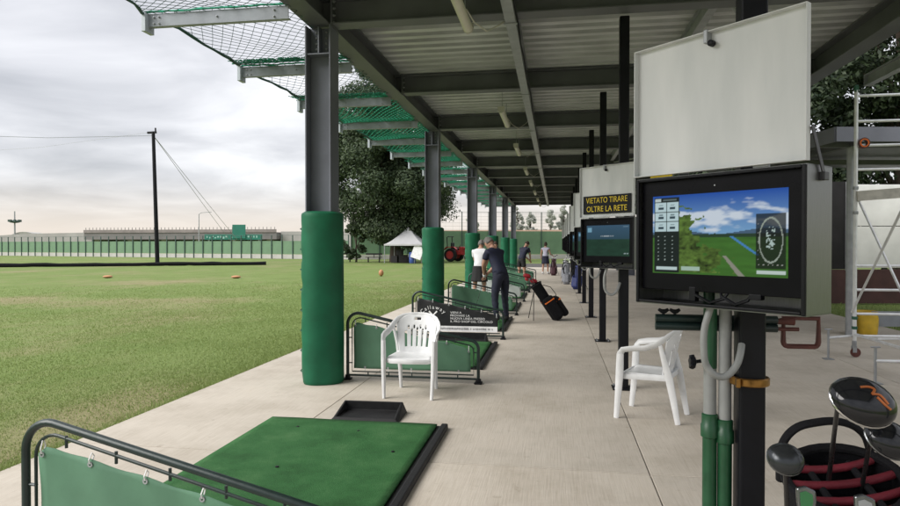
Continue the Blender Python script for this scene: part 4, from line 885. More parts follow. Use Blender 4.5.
    for f in F:
        c = sum((V[i] for i in f), Vector()) / len(f); _, t_, t, nm = region(c)
        if t_ in ('t',): g_ = 'shirt' if (Bn.inverted() @ (c / k - HP)).z > -0.02 else 'legs'
        elif t_ == 'p': g_ = 'shirt' if c.z / k > .955 else 'legs'
        elif t_ == 'n': g_ = 'shirt' if nm == 'upper' and t < .55 else 'skin'
        elif t_ == 'a': g_ = 'shirt' if t < sleeve else 'skin'
        elif t_ == 'th': g_ = 'legs' if (not short or t < .62) else 'skin'
        elif t_ == 'ca': g_ = 'legs' if not short and t < .97 else ('skin' if t < .9 else 'shoe')
        elif t_ == 'ft': g_ = 'shoe'
        elif t_ == 'h' or (t_ == 'f' and t > .93): g_ = 'glove' if glove and nm.endswith('L') else 'skin'
        else: g_ = 'skin'
        reg.append(g_)
    body = MB(); body.add(V, F)
    # head
    Hd = Bn @ Matrix.Rotation(R(-headdown), 3, 'X'); hc = J['skull'][0] + Hd @ Vector((0, .015, .075)) * k; ell(body, hc, (.075 * k, .095 * k, .115 * k), Hd, 20, 14)
    ell(body, hc + Hd @ Vector((0, .035, -.07)) * k, (.052 * k, .055 * k, .050 * k), Hd, 14, 10)
    body.tube([hc + Hd @ Vector((0, .088, .015)) * k, hc + Hd @ Vector((0, .112, -.022)) * k, hc + Hd @ Vector((0, .095, -.03)) * k], [.008 * k, .014 * k, .010 * k], 8)
    for s in (-1, 1): ell(body, hc + Hd @ Vector((s * .078, -.005, -.005)) * k, (.010 * k, .020 * k, .032 * k), Hd, 10, 8)
    body.tube([hc + Hd @ Vector((-.025, .083, -.062)) * k, hc + Hd @ Vector((0, .092, -.06)) * k, hc + Hd @ Vector((.025, .083, -.062)) * k], .006 * k, 6)
    # fingers, curled round what the hands hold
    for n_, s in (('L', -1), ('R', 1)):
        hp_ = J['hd' + n_][0]; dr = (hp_ - J['wr' + n_][0]).normalized(); sd = Vector((0, 1, 0)) if arms != 'address' else Vector((0, .3, -1)).normalized(); inn = Vector((-s, 0, 0))
        for q in range(4):
            b0 = hp_ + dr * .012 + sd * (.026 - .017 * q) * k; L_ = (.026, .031, .029, .022)[q] * k
            body.tube([b0, b0 + dr * L_, b0 + dr * L_ * 1.5 + inn * L_ * .7, b0 + dr * L_ * 1.0 + inn * L_ * 1.3], [.0095 * k, .009 * k, .008 * k, .006 * k], 6)
        b0 = hp_ - dr * .01 + sd * .03 * k; body.tube([b0, b0 + sd * .02 * k + dr * .018 * k, b0 + sd * .018 * k + dr * .04 * k + inn * .015 * k], [.011 * k, .0095 * k, .007 * k], 6)
    body.build('body', m_skin, o, True)
    q = MB()
    for s in (-1, 1): ell(q, hc + Hd @ Vector((s * .030, .083, .012)) * k, (.011 * k, .008 * k, .007 * k), Hd, 8, 6)
    q.build('eyes', m_hairb, o, True)
    for g_, mm, of in (('shirt', shirt, .012), ('legs', legs_m, .010), ('shoe', shoe or m_blackc, .010), ('glove', m_whitec, .005)):
        fs = [f for f, r_ in zip(F, reg) if r_ == g_]
        if not fs: continue
        idx = sorted({i for f in fs for i in f}); mp_ = {i: j for j, i in enumerate(idx)}
        vs_ = []
        for i in idx:
            p = V[i]; wr_ = .006 * math.sin(p.z * 55 + p.x * 30) * math.sin(p.x * 40 + p.y * 25 + p.z * 9) if g_ in ('shirt', 'legs') else 0
            vs_.append(p + NRM[i] * (of + wr_))
        MB().add(vs_, [tuple(mp_[i] for i in f) for f in fs]).build({'shirt': 'shirt', 'legs': 'shorts' if short else 'trousers', 'shoe': 'shoes', 'glove': 'glove'}[g_], mm, o, True, solid=0.006)
    if skirt:
        def sk_(u, v):
            a = u * 2 * math.pi; r = (.165 + .05 * v + .010 * math.sin(a * 9) * v) * k; z = (1.00 - .42 * v) * k; return (r * 1.02 * math.cos(a), (.85 * r) * math.sin(a) - .01, z)
        MB().grid(sk_, 40, 10).build('skirt', legs_m, o, True, solid=.006)
    # hair: cap over the top and back of the head
    hb = MB(); nn = 24; rows = 12; vs_ = []
    for j in range(rows + 1):
        for i in range(nn):
            a = 2 * math.pi * i / nn; front = math.sin(a); lim = (1.15 if front > 0.2 else 2.0 - .55 * max(0, front + .3)) * (1.12 if longhair else 1); ph = lim * j / rows; r_ = 1.10 + .02 * math.sin(a * 7 + j)
            vs_.append(hc + Hd @ (Vector((.075 * math.sin(ph) * math.cos(a), .095 * math.sin(ph) * math.sin(a), .115 * math.cos(ph))) * r_ * k + Vector((0, -.006, .004))))
    hb.add(vs_, [(j * nn + i, j * nn + (i + 1) % nn, (j + 1) * nn + (i + 1) % nn, (j + 1) * nn + i) for j in range(rows) for i in range(nn)]); hb.build('hair', hairm, o, True, solid=.012)
    return o, J
def swing_club(o, J, lab, d=(0.05, .42)):
    M_ = Matrix.Translation(o.location) @ o.rotation_euler.to_matrix().to_4x4(); a = (J['hdL'][0] + J['hdR'][0]) / 2; g0 = Vector((a.x + d[0], a.y + d[1], 0.045)) ; top = a + (a - g0).normalized() * .16
    wg, wt = M_ @ g0, M_ @ top; c = thing('golf_club', lab, 'golf club', tuple(wg)); dv = wt - wg
    MB().tube([(0, 0, 0), tuple(dv * .75)], .006, 6).build('shaft', m_shaft, c, True); MB().tube([tuple(dv * .75), tuple(dv)], [.010, .014], 8).build('grip', m_blk_soft, c, True)
    ell(MB(), (-.03, 0.01, -.005), (.05, .022, .024), None, 12, 8).build('club_head', m_headsil, c, True)
p1, J1 = person('man in navy polo and navy trousers addressing a ball beside the black banner', (-1.10, 12.95, 0.035), 48, m_navy, m_navy2, m_hairg, 24, 1.82, glove=True, headdown=30, spread=.15)
swing_club(p1, J1, 'golf club held by the man in navy trousers')
p2, J2 = person('woman in white polo and black shorts standing in the bay behind the navy golfer', (-2.02, 17.0, 0.035), -6, m_whitec, m_blackc, m_hairg, 16, 1.74, short=True, skirt=True, headdown=28, shoe=m_shoew, longhair=True)
swing_club(p2, J2, 'golf club held by the woman in white')
p3, J3 = person('person in black shirt partly hidden behind the navy golfer', (-2.0, 21.6, 0.035), 10, m_blackc, m_blackc, m_hairb, 20, 1.74, short=True, headdown=25, shoe=m_shoew)
p4, J4 = person('person in navy shirt bending in a far bay', (-1.40, 26.5, 0.035), -35, m_navy, m_blackc, m_hairb, 26, 1.80, short=True, headdown=20, shoe=m_shoew)
p5, J5 = person('woman in pale sleeveless top and navy skirt on the far walkway', (-0.56, 35.0, 0.0), -8, m_pale, m_navy, m_hairb, 2, 1.72, short=True, skirt=True, arms='trolley', sleeve=.12, headdown=4, shoe=m_shoew, longhair=True)

# ---------------------------------------------------------------- scaffold tower on the right
m_alu = mat('aluminium_tube', (0.70, 0.71, 0.72), 0.38, 0.25, .10, 9)
m_cast = mat('green_bracket', (0.02, 0.10, 0.06), 0.5)
sc = thing('scaffold_tower', 'mobile aluminium scaffold tower with ladder rungs and castors on the right', 'scaffold', (4.18, 9.88, 0))
SW, SD = 1.35, -1.85
for (x, y) in ((0, 0), (SW, 0), (0, SD), (SW, SD)):
    MB().tube([(x, y, .22), (x, y, 3.78)], .026, 12).build('upright', m_alu, sc, True)
    cs = MB().lathe([(.018, .12), (.03, .14), (.03, .22), (.026, .24)], 10, Matrix.Translation((x, y, 0))).box(x, y - .02, .115, .05, .012, .09).box(x, y + .035, .115, .05, .012, .09).build('castor', m_gal, sc, True)
    MB().lathe([(.03, -.018), (.065, -.016), (.068, 0), (.065, .016), (.03, .018)], 18, Matrix.Translation((x + .02, y + .008, .069)) @ Matrix.Rotation(R(90), 4, 'X')).build('wheel', m_rust, cs, True)
    for z in (.42, .56, 2.05, 2.4): MB().box(x, y, z, .06, .06, .045).build('bracket', m_cast if z < 1 else m_gal, sc, bevel=.006)
    MB().box(x, y, 3.80, .05, .05, .10).build('spigot', m_cast, sc, bevel=.006)
for y in (0, SD):
    for z in (.62, .96, 1.30, 2.66, 3.00, 3.34, 3.70): MB().tube([(.02, y, z), (SW - .02, y, z)], .019, 10).build('rung', m_alu, sc, True)
for x in (0, SW):
    MB().tube([(x + .035, 0, 2.24), (x + .035, SD, .30)], .016, 8).build('brace', m_alu, sc, True); MB().tube([(x - .035, 0, .64), (x - .035, SD, 2.6)], .016, 8).build('brace', m_alu, sc, True); MB().tube([(x, 0, .33), (x, SD, .33)], .02, 8).build('base_rail', m_alu, sc, True)
MB().box(SW / 2, -.045, 2.33, SW, .03, .14, rotM('Y', -4)).build('toe_board', mat('toe_board_paint', (.42, .40, .36), .7, 0, .2, 8), sc)
# stabiliser feet
for (x0, y0, x1, y1) in ((0, .05, -.43, -.23), (-.05, -1.85, -.55, -1.83)):
    if y1 < -1: MB().tube([(x1, y1, .26), (x1 + 1.2, y1 + .06, .26)], .019, 10).build('stabiliser_arm', m_alu, sc, True)
    else: MB().tube([(x0, y0, .30), (x1, y1, .30)], .019, 10).tube([(x0, y0, .30), (SW, .05, .30)], .019, 10).build('stabiliser_arm', m_alu, sc, True)
    MB().tube([(x1, y1, .0), (x1, y1, .42)], .015, 8).box(x1, y1, .006, .12, .12, .010).tube([(x1 - .05, y1, .42), (x1 + .05, y1, .42)], .010, 6).build('stabiliser_foot', m_gal, sc, True)
# steel section laid across the tower top
sbm = thing('steel_section', 'loose painted steel section resting on top of the scaffold tower', 'steel beam', (4.36, 5.0, 3.85)); MB().ibeam((0, -2, 0), (0, 4.95, 0), .16, .10, .012, .008).build('section', m_gal, sbm); MB().box(0, 4.96, .08, .10, .012, .16).build('end_plate', m_gal, sbm)
# a short orange lifting sling roll hanging at the scaffold upright
sl_ = thing('cable_reel', 'small orange strap roll tied to the scaffold upright', 'strap', (4.27, 9.86, 3.03)); MB().lathe([(.04, -.03), (.075, -.03), (.075, .03), (.04, .03), (.04, -.03)], 16, Matrix.Rotation(R(90), 4, 'X'), False).build('roll', m_rust, sl_, True); MB().lathe([(.045, -.035), (.06, -.035), (.06, .035), (.045, .035), (.045, -.035)], 16, Matrix.Rotation(R(90), 4, 'X'), False).build('orange_band', m_orange, sl_, True)
# bucket and plate
bk = thing('plastic_bucket', 'yellow plastic bucket standing beyond the scaffold castor', 'bucket', (5.43, 12.35, 0)); m_by = mat('yellow_plastic', (.55, .36, .03), .45, 0, .15, 8)
MB().lathe([(.14, 0), (.155, .02), (.19, .40), (.205, .405), (.205, .425), (.185, .43), (.15, .03), (.02, .025)], 28, None, False).build('shell', m_by, bk, True); MB().lathe([(.125, .0), (.02, .001)], 20).build('base', m_by, bk)
MB().tube([(.20 * math.cos(R(a)), .05 - .1 * 0, .40 + .0 * a) if False else (.205 * math.cos(R(a)), -.20 * math.sin(R(a)) * .55, .41 - .18 * math.sin(R(a))) for a in range(0, 181, 15)], .004, 5).build('handle', m_gal, bk)
pl = thing('white_panel', 'pale board lying on the concrete behind the scaffold base', 'board', (5.75, 12.0, 0)); MB().box(0, 0, .02, .95, .35, .035, rotM('Z', 12)).build('board', m_lid, pl, bevel=.006); MB().box(0.1, .28, .30, .9, .02, .30, rotM('Z', 8) @ rotM('X', 25)).build('leaning_sheet', m_out, pl)

# ---------------------------------------------------------------- shelter on the right
sh = thing('shelter', 'open sided shelter with flat metal roof, white panels and dark red lower wall', 'shelter', (5.15, 12.2, 0), 10)
m_dred = mat('dark_red_wall', (.085, .040, .038), .8, 0, .2, 3, .1, 20); m_dark = mat('dark_wood_and_shade', (.016, .015, .016), .85, 0, .3, 4, .1, 20)
m_wp = mat('off_white_panel', (.80, .80, .78), .6, 0, .08, 2); m_roofs = mat('shelter_roof_sheet', (.16, .165, .20), .5, .2, .12, 2)
for (x, y) in ((.0, .1), (4.2, .1), (8.6, .1), (0, 4.1), (4.2, 4.1), (8.6, 4.1)):
    MB().tube([(x, y, 0), (x, y, 3.32)], .075, 14).build('post', m_gal, sh, True)
MB().box(5.5, 1.9, 3.50, 12.4, 5.0, .05).build('roof', m_roofs, sh)
MB().box(5.5, -.62, 3.42, 12.44, .03, .24).box(-.72, 1.9, 3.42, .03, 5.0, .24).build('fascia', m_roofs, sh)
MB().box(5.5, .1, 3.36, 12.2, .12, .10).box(0, 1.9, 3.37, .12, 4.6, .10).box(5.5, 2.6, 3.37, 12.2, .10, .10).build('roof_beam', m_beam, sh)
for i in range(6):
    x = 2.75 + 1.96 * i
    MB().box(x, 6.2, .46, 1.955, .16, .92).build('lower_wall', m_dred, sh, bevel=.004)
    if i >= 1: 
        for k in range(2): MB().box(x + .02, 6.16, 1.53 + 1.14 * k, 1.92, .06, 1.12).build('white_panel', m_wp, sh, bevel=.006)
        MB().tube([(x - .98, 6.10, .9), (x - .98, 6.10, 3.3)], .03, 6).build('mullion', m_gal, sh)
    else: MB().box(x, 6.2, 2.12, 1.955, .10, 2.38).build('shaded_opening', m_dark, sh)  # dark sheet filling the wall opening, its shade put into the colour

# ---------------------------------------------------------------- trees
def tree(name, lab, loc, H, cw, trunk_h, leafm, n_leaf, lsize, seed, clumps=60, cat='tree', shape='round', group=None, trunk_r=None):
    rr = np.random.default_rng(seed); o = thing(name, lab, cat, loc, 0, group); tr_ = trunk_r or H * .022
    tk = MB(); pts = [(0, 0, -.1), (.05, 0, H * .12), (-.05, .08, H * .35), (.08, 0, H * .62), (0, 0, H * .9)]
    tk.tube(pts, [tr_ * 1.35, tr_, tr_ * .8, tr_ * .5, tr_ * .15], 12)
    cz0 = trunk_h; ch = H - trunk_h; C = []
    while len(C) < clumps:
        p = rr.uniform(-1, 1, 3); z = (p[2] + 1) / 2
        if shape == 'round': wid = math.sqrt(max(0, 1 - (2 * z - .92) ** 2 * .93)) * (1.0 if z > .2 else .85)
        elif shape == 'column': wid = (math.sin(math.pi * min(1, z * .9 + .1)) ** .6)
        else: wid = (1 - z) ** .8 + .04
        rd = math.hypot(p[0], p[1])
        if rd > 1: continue
        if rd < .35 and rr.random() < .6: continue
        C.append((p[0] * wid * cw / 2, p[1] * wid * cw / 2, cz0 + z * ch))
    for i, c in enumerate(C):
        if i % 3 == 0:
            zb = min(c[2] * .72, H * .8); tk.tube([(0, 0, max(trunk_h * .6, zb * .75)), (c[0] * .5, c[1] * .5, (zb + c[2]) / 2), c], [tr_ * .38, tr_ * .22, tr_ * .06], 6)
    tk.build('trunk', m_bark, o, True)
    C = np.array(C); per = n_leaf // len(C); rad = cw * .115 * (0.7 + .7 * rr.random(len(C)))
    d = rr.normal(size=(len(C), per, 3)); d /= np.linalg.norm(d, axis=2, keepdims=True); rr_ = rr.random((len(C), per, 1)) ** .33
    P = (C[:, None, :] + d * rr_ * rad[:, None, None] * np.array([1, 1, .75])).reshape(-1, 3); n_ = len(P)
    nd = d.reshape(-1, 3) + np.array([0, 0, .35]) + .55 * rr.normal(size=(n_, 3)); nd /= np.linalg.norm(nd, axis=1, keepdims=True); u = np.cross(nd, rr.normal(size=(n_, 3))); u /= np.linalg.norm(u, axis=1, keepdims=True); w = np.cross(nd, u)
    s = lsize * (.6 + .8 * rr.random((n_, 1))); Vv = np.stack([P - u * s, P + w * s * .5, P + u * s, P - w * s * .5], 1).reshape(-1, 3)
    me = bpy.data.meshes.new('crown'); me.vertices.add(4 * n_); me.vertices.foreach_set('co', Vv.ravel()); me.loops.add(4 * n_); me.loops.foreach_set('vertex_index', np.arange(4 * n_, dtype=np.int32)); me.polygons.add(n_); me.polygons.foreach_set('loop_start', np.arange(0, 4 * n_, 4, dtype=np.int32)); me.update(); me.validate(); me.materials.append(leafm)
    c = bpy.data.objects.new('crown', me); COL.objects.link(c); c.parent = o; return o
tree('broadleaf_tree', 'large dark green spreading tree on the lawn behind the white tent', (-14.9, 58.5, 0), 19.6, 13.2, 2.2, m_leaf, 170000, .135, 11, 230)
tree('shrub', 'small leafy bush at the foot of the large tree', (-18.4, 57.5, 0), 3.6, 3.0, .5, m_leaf, 4000, .13, 12, 30)
rt = [((9.5, 33, 0), 15, 8), ((16, 33, 0), 17, 9), ((21, 28, 0), 16, 9), ((26, 24, 0), 15, 9), ((7.5, 44, 0), 15, 9), ((29, 34, 0), 18, 10)]
rl = ['dark evergreen tree behind the shelter, leftmost of the row', 'dark evergreen tree rising behind the shelter roof', 'dark tree above the scaffold tower behind the shelter', 'dark tree at the right edge behind the shelter', 'dark tree farthest along behind the shelter', 'tall dark tree at the back behind the shelter']
for i, (p, h_, w_) in enumerate(rt): tree('evergreen_tree', rl[i], p, h_, w_, 1.2, m_leaf2, 52000, .125, 30 + i, 130, group='trees behind the shelter')
pp = [(-1.2, 150), (1.8, 152), (-9.5, 160), (-6.2, 158), (5.2, 160), (-22, 170)]
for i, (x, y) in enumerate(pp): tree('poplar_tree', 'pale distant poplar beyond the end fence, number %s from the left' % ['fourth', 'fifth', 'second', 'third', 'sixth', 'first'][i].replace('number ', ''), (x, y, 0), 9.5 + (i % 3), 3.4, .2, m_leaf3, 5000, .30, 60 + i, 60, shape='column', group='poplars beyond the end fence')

# ---------------------------------------------------------------- far fences, pole, tent, tractor and road
m_fpost = mat('fence_post_green', (.035, .07, .06), .6); m_scr_f = mat('green_windbreak', (.13, .225, .135), .8, 0, .12, .8, .08, 6)
m_scr_p = mat('pale_windbreak', (.20, .33, .25), .8, 0, .12, .8)
m_kerb = mat('pale_concrete', (.42, .41, .39), .85, 0, .1, 1)
def fence(lab, a, b_, n_, Hs, Hp, m_s, kerb=.35, netwire=False):
    a, b_ = Vector((*a, 0)), Vector((*b_, 0)); d = b_ - a; L = d.length; f = thing('windbreak_fence', lab, 'fence', tuple(a), math.degrees(math.atan2(d.y, d.x))); st = L / n_
    pp_ = MB().box(0, 0, Hp / 2, .09, .09, Hp).build('post', m_fpost, f); pn = MB().box(st / 2, .06, (Hs + kerb) / 2 + .02, st - .02, .02, Hs - kerb).build('screen_panel', m_s, f); kb = MB().box(st / 2, .10, kerb / 2 - .02, st - .01, .14, kerb).build('kerb', m_kerb, f)
    for i in range(1, n_):
        share(pp_, f, (i * st, 0, 0)); share(pn, f, (i * st, random.uniform(-.01, .01), 0)); share(kb, f, (i * st, 0, 0))
    share(pp_, f, (L, 0, 0))
    q = MB().tube([(0, 0, Hp - .03), (L, 0, Hp - .03)], .018, 5)
    q.build('top_wire', m_fpost, f)
    if netwire:
        q = MB()
        for k in range(6): q.tube([(0, .02, Hs + .2 + k * (Hp - Hs) / 6), (L, .02, Hs + .2 + k * (Hp - Hs) / 6)], .010, 4)
        for k in range(int(L / .8)): q.tube([(k * .8, .02, Hs), (k * .8, .02, Hp)], .006, 3)
        q.build('net_wire', m_fpost, f)
    return f
fence('long low green windbreak fence across the far left of the lawn', (-112, 90), (-22.3, 67), 62, 2.0, 2.7, m_scr_f, .5)
fence('taller green windbreak fence with net across the far end of the range', (-22, 67), (42, 88), 22, 3.1, 5.3, m_scr_f, .5, True)
nb = thing('net_roll', 'long dark roll of netting lying across the lawn', 'net roll', (-45, 37.5, 0)); a = Vector((-45, 37.5, 0)); e2 = Vector((-22.9, 48.2, 0))
MB().tube([tuple((e2 - a) * (i / 30) + Vector((random.uniform(-.05, .05), random.uniform(-.05, .05), .10 + random.uniform(-.03, .03)))) for i in range(31)], [random.uniform(.13, .19) for _ in range(31)], 8).build('roll', m_blk_soft, nb, True)
po = thing('net_pole', 'tall dark pole with guy wires standing on the lawn', 'pole', (-31.4, 46.6, 0)); po.rotation_euler = (0, R(-1.6), 0)
MB().tube([(0, 0, -.2), (0, 0, 10.6)], [.17, .13], 12).build('mast', m_blk, po, True); MB().box(-.12, 0, 10.55, .75, .16, .16).tube([(.2, 0, 10.6), (.2, 0, 10.9)], .06, 6).build('pulley_head', m_blk, po)
m_wire = mat('grey_wire', (.30, .31, .33), .5)
for (x, y) in ((-7.8, 26), (-6.8, 26)): MB().tube([(0, 0, 10.3), (x * .5, y * .5, 6.3), (x, y, 2.4)], .022, 5).build('guy_wire', m_wire, po)
MB().tube([(0, 0, 10.3), (-6, -4, 9.8), (-14, -10, 9.6), (-30, -22, 10.2)], .016, 5).tube([(0, 0, 10.6), (-12, 2, 10.3), (-34, 4, 10.6)], .010, 5).build('head_wire', m_wire, po)
# orange distance markers
m_of = mat('orange_marker', (.42, .20, .09), .6)
for i, (x, y, lab) in enumerate(((-8.9, 32, 'orange marker ball on the lawn in front of the white tent'), (-21.6, 28.1, 'flat orange marker far out at the left of the lawn'), (-15.3, 28.9, 'flat orange marker on the lawn beside the first column'))):
    mk = thing('range_marker', lab, 'marker', (x, y, 0), 0, 'orange range markers'); s = 1 if i == 0 else .40
    ell(MB(), (0, 0, .17 * s - .03), (.13 / s ** .6, .13 / s ** .6, .17 * s), None, 16, 12).build('ball', m_of, mk, True); MB().tube([(0, 0, -.05), (0, 0, .06)], .05, 8).build('peg', m_blk, mk)
# tent
tn = thing('tent', 'white pyramid tent beneath the large tree', 'tent', (-12.9, 55.3, 0)); m_tent = mat('white_canvas', (.48, .48, .49), .75, 0, .06, 2, .1, 5)
def troof(u, v):
    s = 1 - v; a = u * 4; k = int(min(3, a)); t_ = a - k; cs_ = [(-1.75, -1.75), (1.75, -1.75), (1.75, 1.75), (-1.75, 1.75), (-1.75, -1.75)]
    x = cs_[k][0] + (cs_[k + 1][0] - cs_[k][0]) * t_; y = cs_[k][1] + (cs_[k + 1][1] - cs_[k][1]) * t_; return (x * s, y * s, 1.62 + 1.55 * v ** 1.35 + .04 * math.sin(math.pi * t_) * s * -1)
MB().grid(troof, 40, 10).build('canopy', m_tent, tn, True, solid=.02)
for x in (-1.7, 1.7):
    for y in (-1.7, 1.7): MB().tube([(x, y, 0), (x, y, 1.66)], .04, 8).build('leg', m_gal, tn, True)
MB().box(0, -1.74, 1.58, 3.5, .02, .14).box(0, 1.74, 1.58, 3.5, .02, .14).box(1.74, 0, 1.58, .02, 3.46, .14).box(-1.74, 0, 1.58, .02, 3.46, .14).build('valance', m_tent, tn)
bd = thing('notice_board', 'tilted white board standing beside the tent', 'board', (-11.7, 53.6, 0)); MB().box(0, 0, .95, .9, .04, 1.15, rotM('Y', 18) @ rotM('X', -10)).build('panel', m_white, bd, bevel=.01); MB().tube([(-.3, .1, 0), (-.2, 0, .8)], .03, 6).tube([(.35, .1, 0), (.3, 0, .6)], .03, 6).build('stand', m_gal, bd)
bn = thing('barrel', 'blue plastic barrel under the white tent', 'barrel', (-12.2, 53.9, 0)); MB().lathe([(.27, 0), (.29, .05), (.30, .3), (.31, .31), (.30, .33), (.30, .6), (.31, .61), (.30, .63), (.29, .92), (.25, .95)], 18).build('shell', mat('blue_plastic', (.03, .07, .25), .5), bn, True)
for i, (x, y, lab) in enumerate(((-19.2, 57, 'dark low bench by the small bush'), (-16.2, 55.8, 'dark wooden bench left of the white tent'))):
    be = thing('bench', lab, 'bench', (x, y, 0), 8, 'benches under the tree'); 
    for yy in (-.13, 0, .13): MB().box(0, yy, .46, 1.5 - .5 * (i == 0), .11, .05).build('slat', m_dark, be)
    for xx in (-.5 + .15 * (i == 0), .5 - .15 * (i == 0)): MB().box(xx, 0, .22, .07, .36, .44).build('leg', m_dark, be)
    MB().box(0, .2, .75, 1.5 - .5 * (i == 0), .04, .14).box(0, .2, .6, .06, .05, .4).build('backrest', m_dark, be)
tb = thing('crate_stack', 'pile of dark crates and sacks beneath the tent roof', 'crates', (-13.6, 55.4, 0)); 
for (x, y, z, s) in ((-.5, 0, .3, .6), (.2, .1, .35, .7), (-.1, 0, .95, .55), (.75, -.3, .25, .5)): MB().box(x, y, z, s, s, s, rotM('Z', 17 * x)).build('crate', m_dark, tb, bevel=.02)
# tractor
tc = thing('tractor', 'small red tractor parked at the far end of the lawn', 'tractor', (-8.75, 59.6, 0), 160); tc.scale = (1.15, 1.15, 1.15); m_tr = mat('tractor_red', (.40, .03, .028), .45, 0, .2, 3)
MB().prism([(-1.3, .55), (.1, .55), (.1, 1.15), (-.25, 1.22), (-1.2, 1.05), (-1.3, .9)], -.32, .32).build('hood', m_tr, tc, bevel=.04)
MB().box(.5, 0, .75, 1.0, .8, .35).build('chassis', m_tr, tc, bevel=.04); MB().box(.65, 0, 1.08, .45, .5, .12).box(.85, 0, 1.33, .10, .5, .45).build('seat', m_blk, tc, bevel=.03)
for s in (-1, 1):
    for (x, r, w_) in ((.7, .55, .30), (-.95, .34, .22)):
        wh = MB().lathe([(r * .55, -w_ / 2), (r * .95, -w_ / 2), (r, -w_ / 4), (r, w_ / 4), (r * .95, w_ / 2), (r * .55, w_ / 2)], 24, Matrix.Translation((x, s * .62, r)) @ Matrix.Rotation(R(90), 4, 'X')).build('wheel', m_rub, tc, True); MB().lathe([(r * .60, -w_ * .52), (r * .66, 0), (r * .60, w_ * .52)], 16, Matrix.Translation((x, s * .62, r)) @ Matrix.Rotation(R(90), 4, 'X')).build('rim', m_tr, wh, True)
    MB().prism([(.1, 1.0), (.35, 1.22), (1.05, 1.22), (1.3, .95), (1.25, 1.05), (1.0, 1.16), (.4, 1.16)], s * .48, s * .76).build('mudguard', m_tr, tc)
    MB().tube([(1.1, s * .42, 1.1), (1.15, s * .42, 2.0), (1.0, s * .42, 2.05)], .035, 6).build('roll_bar', m_blk, tc); MB().tube([(-.3, s * .4, 1.1), (-1.4, s * .45, .95), (-2.0, s * .45, .45)], .06, 6).build('loader_arm', m_tr, tc)
MB().tube([(1.0, -.42, 2.05), (1.0, .42, 2.05)], .035, 6).build('roll_bar', m_blk, tc); MB().prism([(-2.3, .15), (-1.95, .15), (-1.9, .75), (-2.0, .75), (-2.05, .3)], -.7, .7).build('bucket', m_tr, tc); MB().tube([(.25, 0, 1.1), (.12, 0, 1.4)], .02, 6).build('steering_column', m_blk, tc)
MB().tube([(-.8, .2, 1.1), (-.8, .2, 1.75)], .035, 8).build('exhaust', m_blk, tc)
# flyover, embankment, sign, street lamp, tower beyond the fence
m_fly = mat('flyover_brown', (.17, .16, .16), .85, 0, .15, .3); m_flyg = mat('retaining_wall_grey', (.33, .32, .31), .85, 0, .1, .4)
fy = thing('flyover', 'long brown road flyover beyond the left fence', 'flyover', (-145, 150, 0), 0); 
MB().box(52.5, 0, 3.75, 52, 9, 1.7).build('deck', m_fly, fy); MB().box(52.5, -4.6, 4.95, 52, .15, .75).build('parapet', mat('parapet_grey', (.23, .20, .195), .85, 0, .15, .5), fy)
for k in range(52): MB().box(27 + 1.0 * k, -4.4, 5.55, .10, .10, .7).build('railing_post', m_fly, fy)
for k in range(6): MB().box(29 + 9.4 * k, 0, 1.5, 1.4, 6, 3.1).build('pier', m_flyg, fy)
MB().prism([(-30, 0), (26.4, 0), (26.4, 4.75), (8, 4.5), (-30, 2.6)], -1.5, 4).build('abutment_wall', m_flyg, fy); MB().box(52.5, 3.2, 1.6, 52, .4, 3.0).build('underpass_wall', m_flyg, fy); MB().box(91, 1.0, 2.4, 24.6, 7, 4.8).build('abutment_wall', m_flyg, fy)
em = MB().grid(lambda u, v: (-260 + 125 * u, 142 + 30 * v, -.1 + (3.5 + .8 * math.sin(u * 5)) * math.sin(math.pi * min(1, v * 1.0)) * math.sin(math.pi * min(1, .12 + u * .88))), 30, 12).build('embankment', m_lawn, None, True); tag(em, 'grassy embankment beyond the left fence', None, None, 'structure')
rw = thing('red_wall', 'long low terracotta wall beyond the end fence', 'wall', (-22, 110, 0)); MB().box(33, 0, 2.05, 70, .4, 4.1).build('wall', mat('terracotta_wall', (.42, .28, .22), .85, 0, .12, .5), rw)
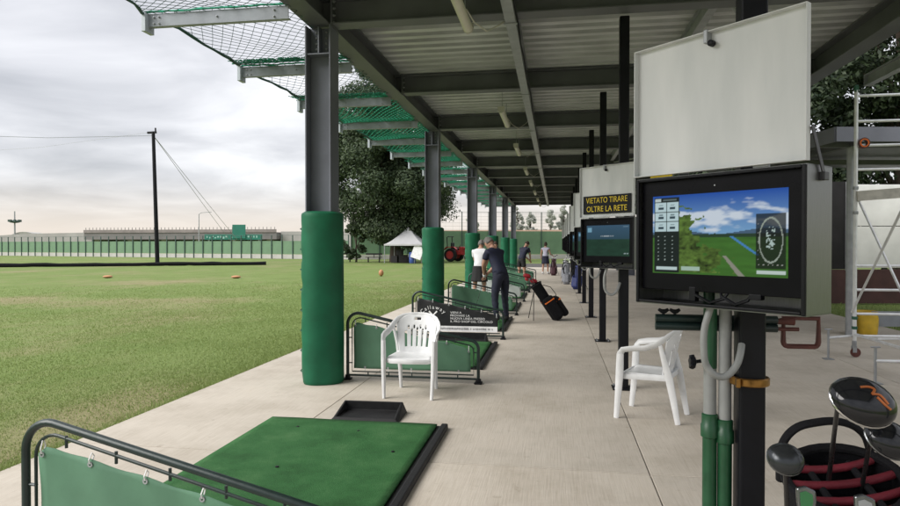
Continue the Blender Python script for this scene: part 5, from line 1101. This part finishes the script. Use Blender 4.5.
m_sgn = mat('green_sign', (.015, .16, .115), .55, 0, .1, 2)
sg = thing('road_sign', 'green motorway direction sign above the fence line', 'sign', (-63, 118, 0), 8); 
MB().box(0, 0, 3.1, 11.5, .2, 1.05).build('wide_panel', m_sgn, sg); MB().box(1.2, -.2, 4.2, 2.6, .15, 2.7).build('tall_panel', m_sgn, sg)
for x in (-5, 0, 5): MB().tube([(x, .3, 0), (x, .3, 3.6)], .14, 8).build('leg', m_gal, sg)
q = MB(); m_sgl = mat('sign_lettering', (.30, .50, .45), .6)
for x in np.arange(-5.2, 5.2, .55):
    if abs(x - 1.4) > 1.5 and random.random() < .8: q.box(x, -.12, 3.1 + random.uniform(-.15, .15), random.uniform(.2, .4), .02, random.uniform(.2, .45))
tag(q.build('lettering', m_sgl, sg), None, None, None, 'stuff')
sl = thing('street_lamp', 'tall single arm street lamp on the flyover', 'street lamp', (-81.1, 136, 0), 14); MB().tube([(0, 0, 0), (0, 0, 8.6), (.5, 0, 8.95), (2.2, 0, 9.1)], [.13, .09, .07, .06], 8).build('mast', m_wire, sl, True); MB().box(2.4, 0, 9.08, .8, .25, .12).build('lantern', m_wire, sl, bevel=.03)
ct = thing('beacon_mast', 'mast with a ring of floodlights far beyond the left fence', 'mast', (-190.5, 200, 0)); MB().tube([(0, 0, 0), (0, 0, 13.5)], [.35, .2], 8).build('mast', m_wire, ct); MB().lathe([(.4, 9.3), (1.5, 9.5), (1.8, 9.8), (1.4, 10.1), (.5, 10.4)], 20).build('ring', m_fpost, ct, True)
q = MB()
for k in range(8): q.box(1.7 * math.cos(k * .785), 1.7 * math.sin(k * .785), 10.1, .55, .55, .8)
q.build('floodlights', m_fpost, ct)
ha = thing('arched_hall', 'pale arched hall roof far beyond the left fence', 'building', (-190, 206, 0), 20); MB().prism(arc(0, -1.2, 7.4, 28, 152, 16) + [(-6.5, 0), (6.5, 0)], -5, 5).build('vault', m_kerb, ha); MB().box(0, -5.1, 1.6, 4, .1, 3.0).build('door', m_fpost, ha)
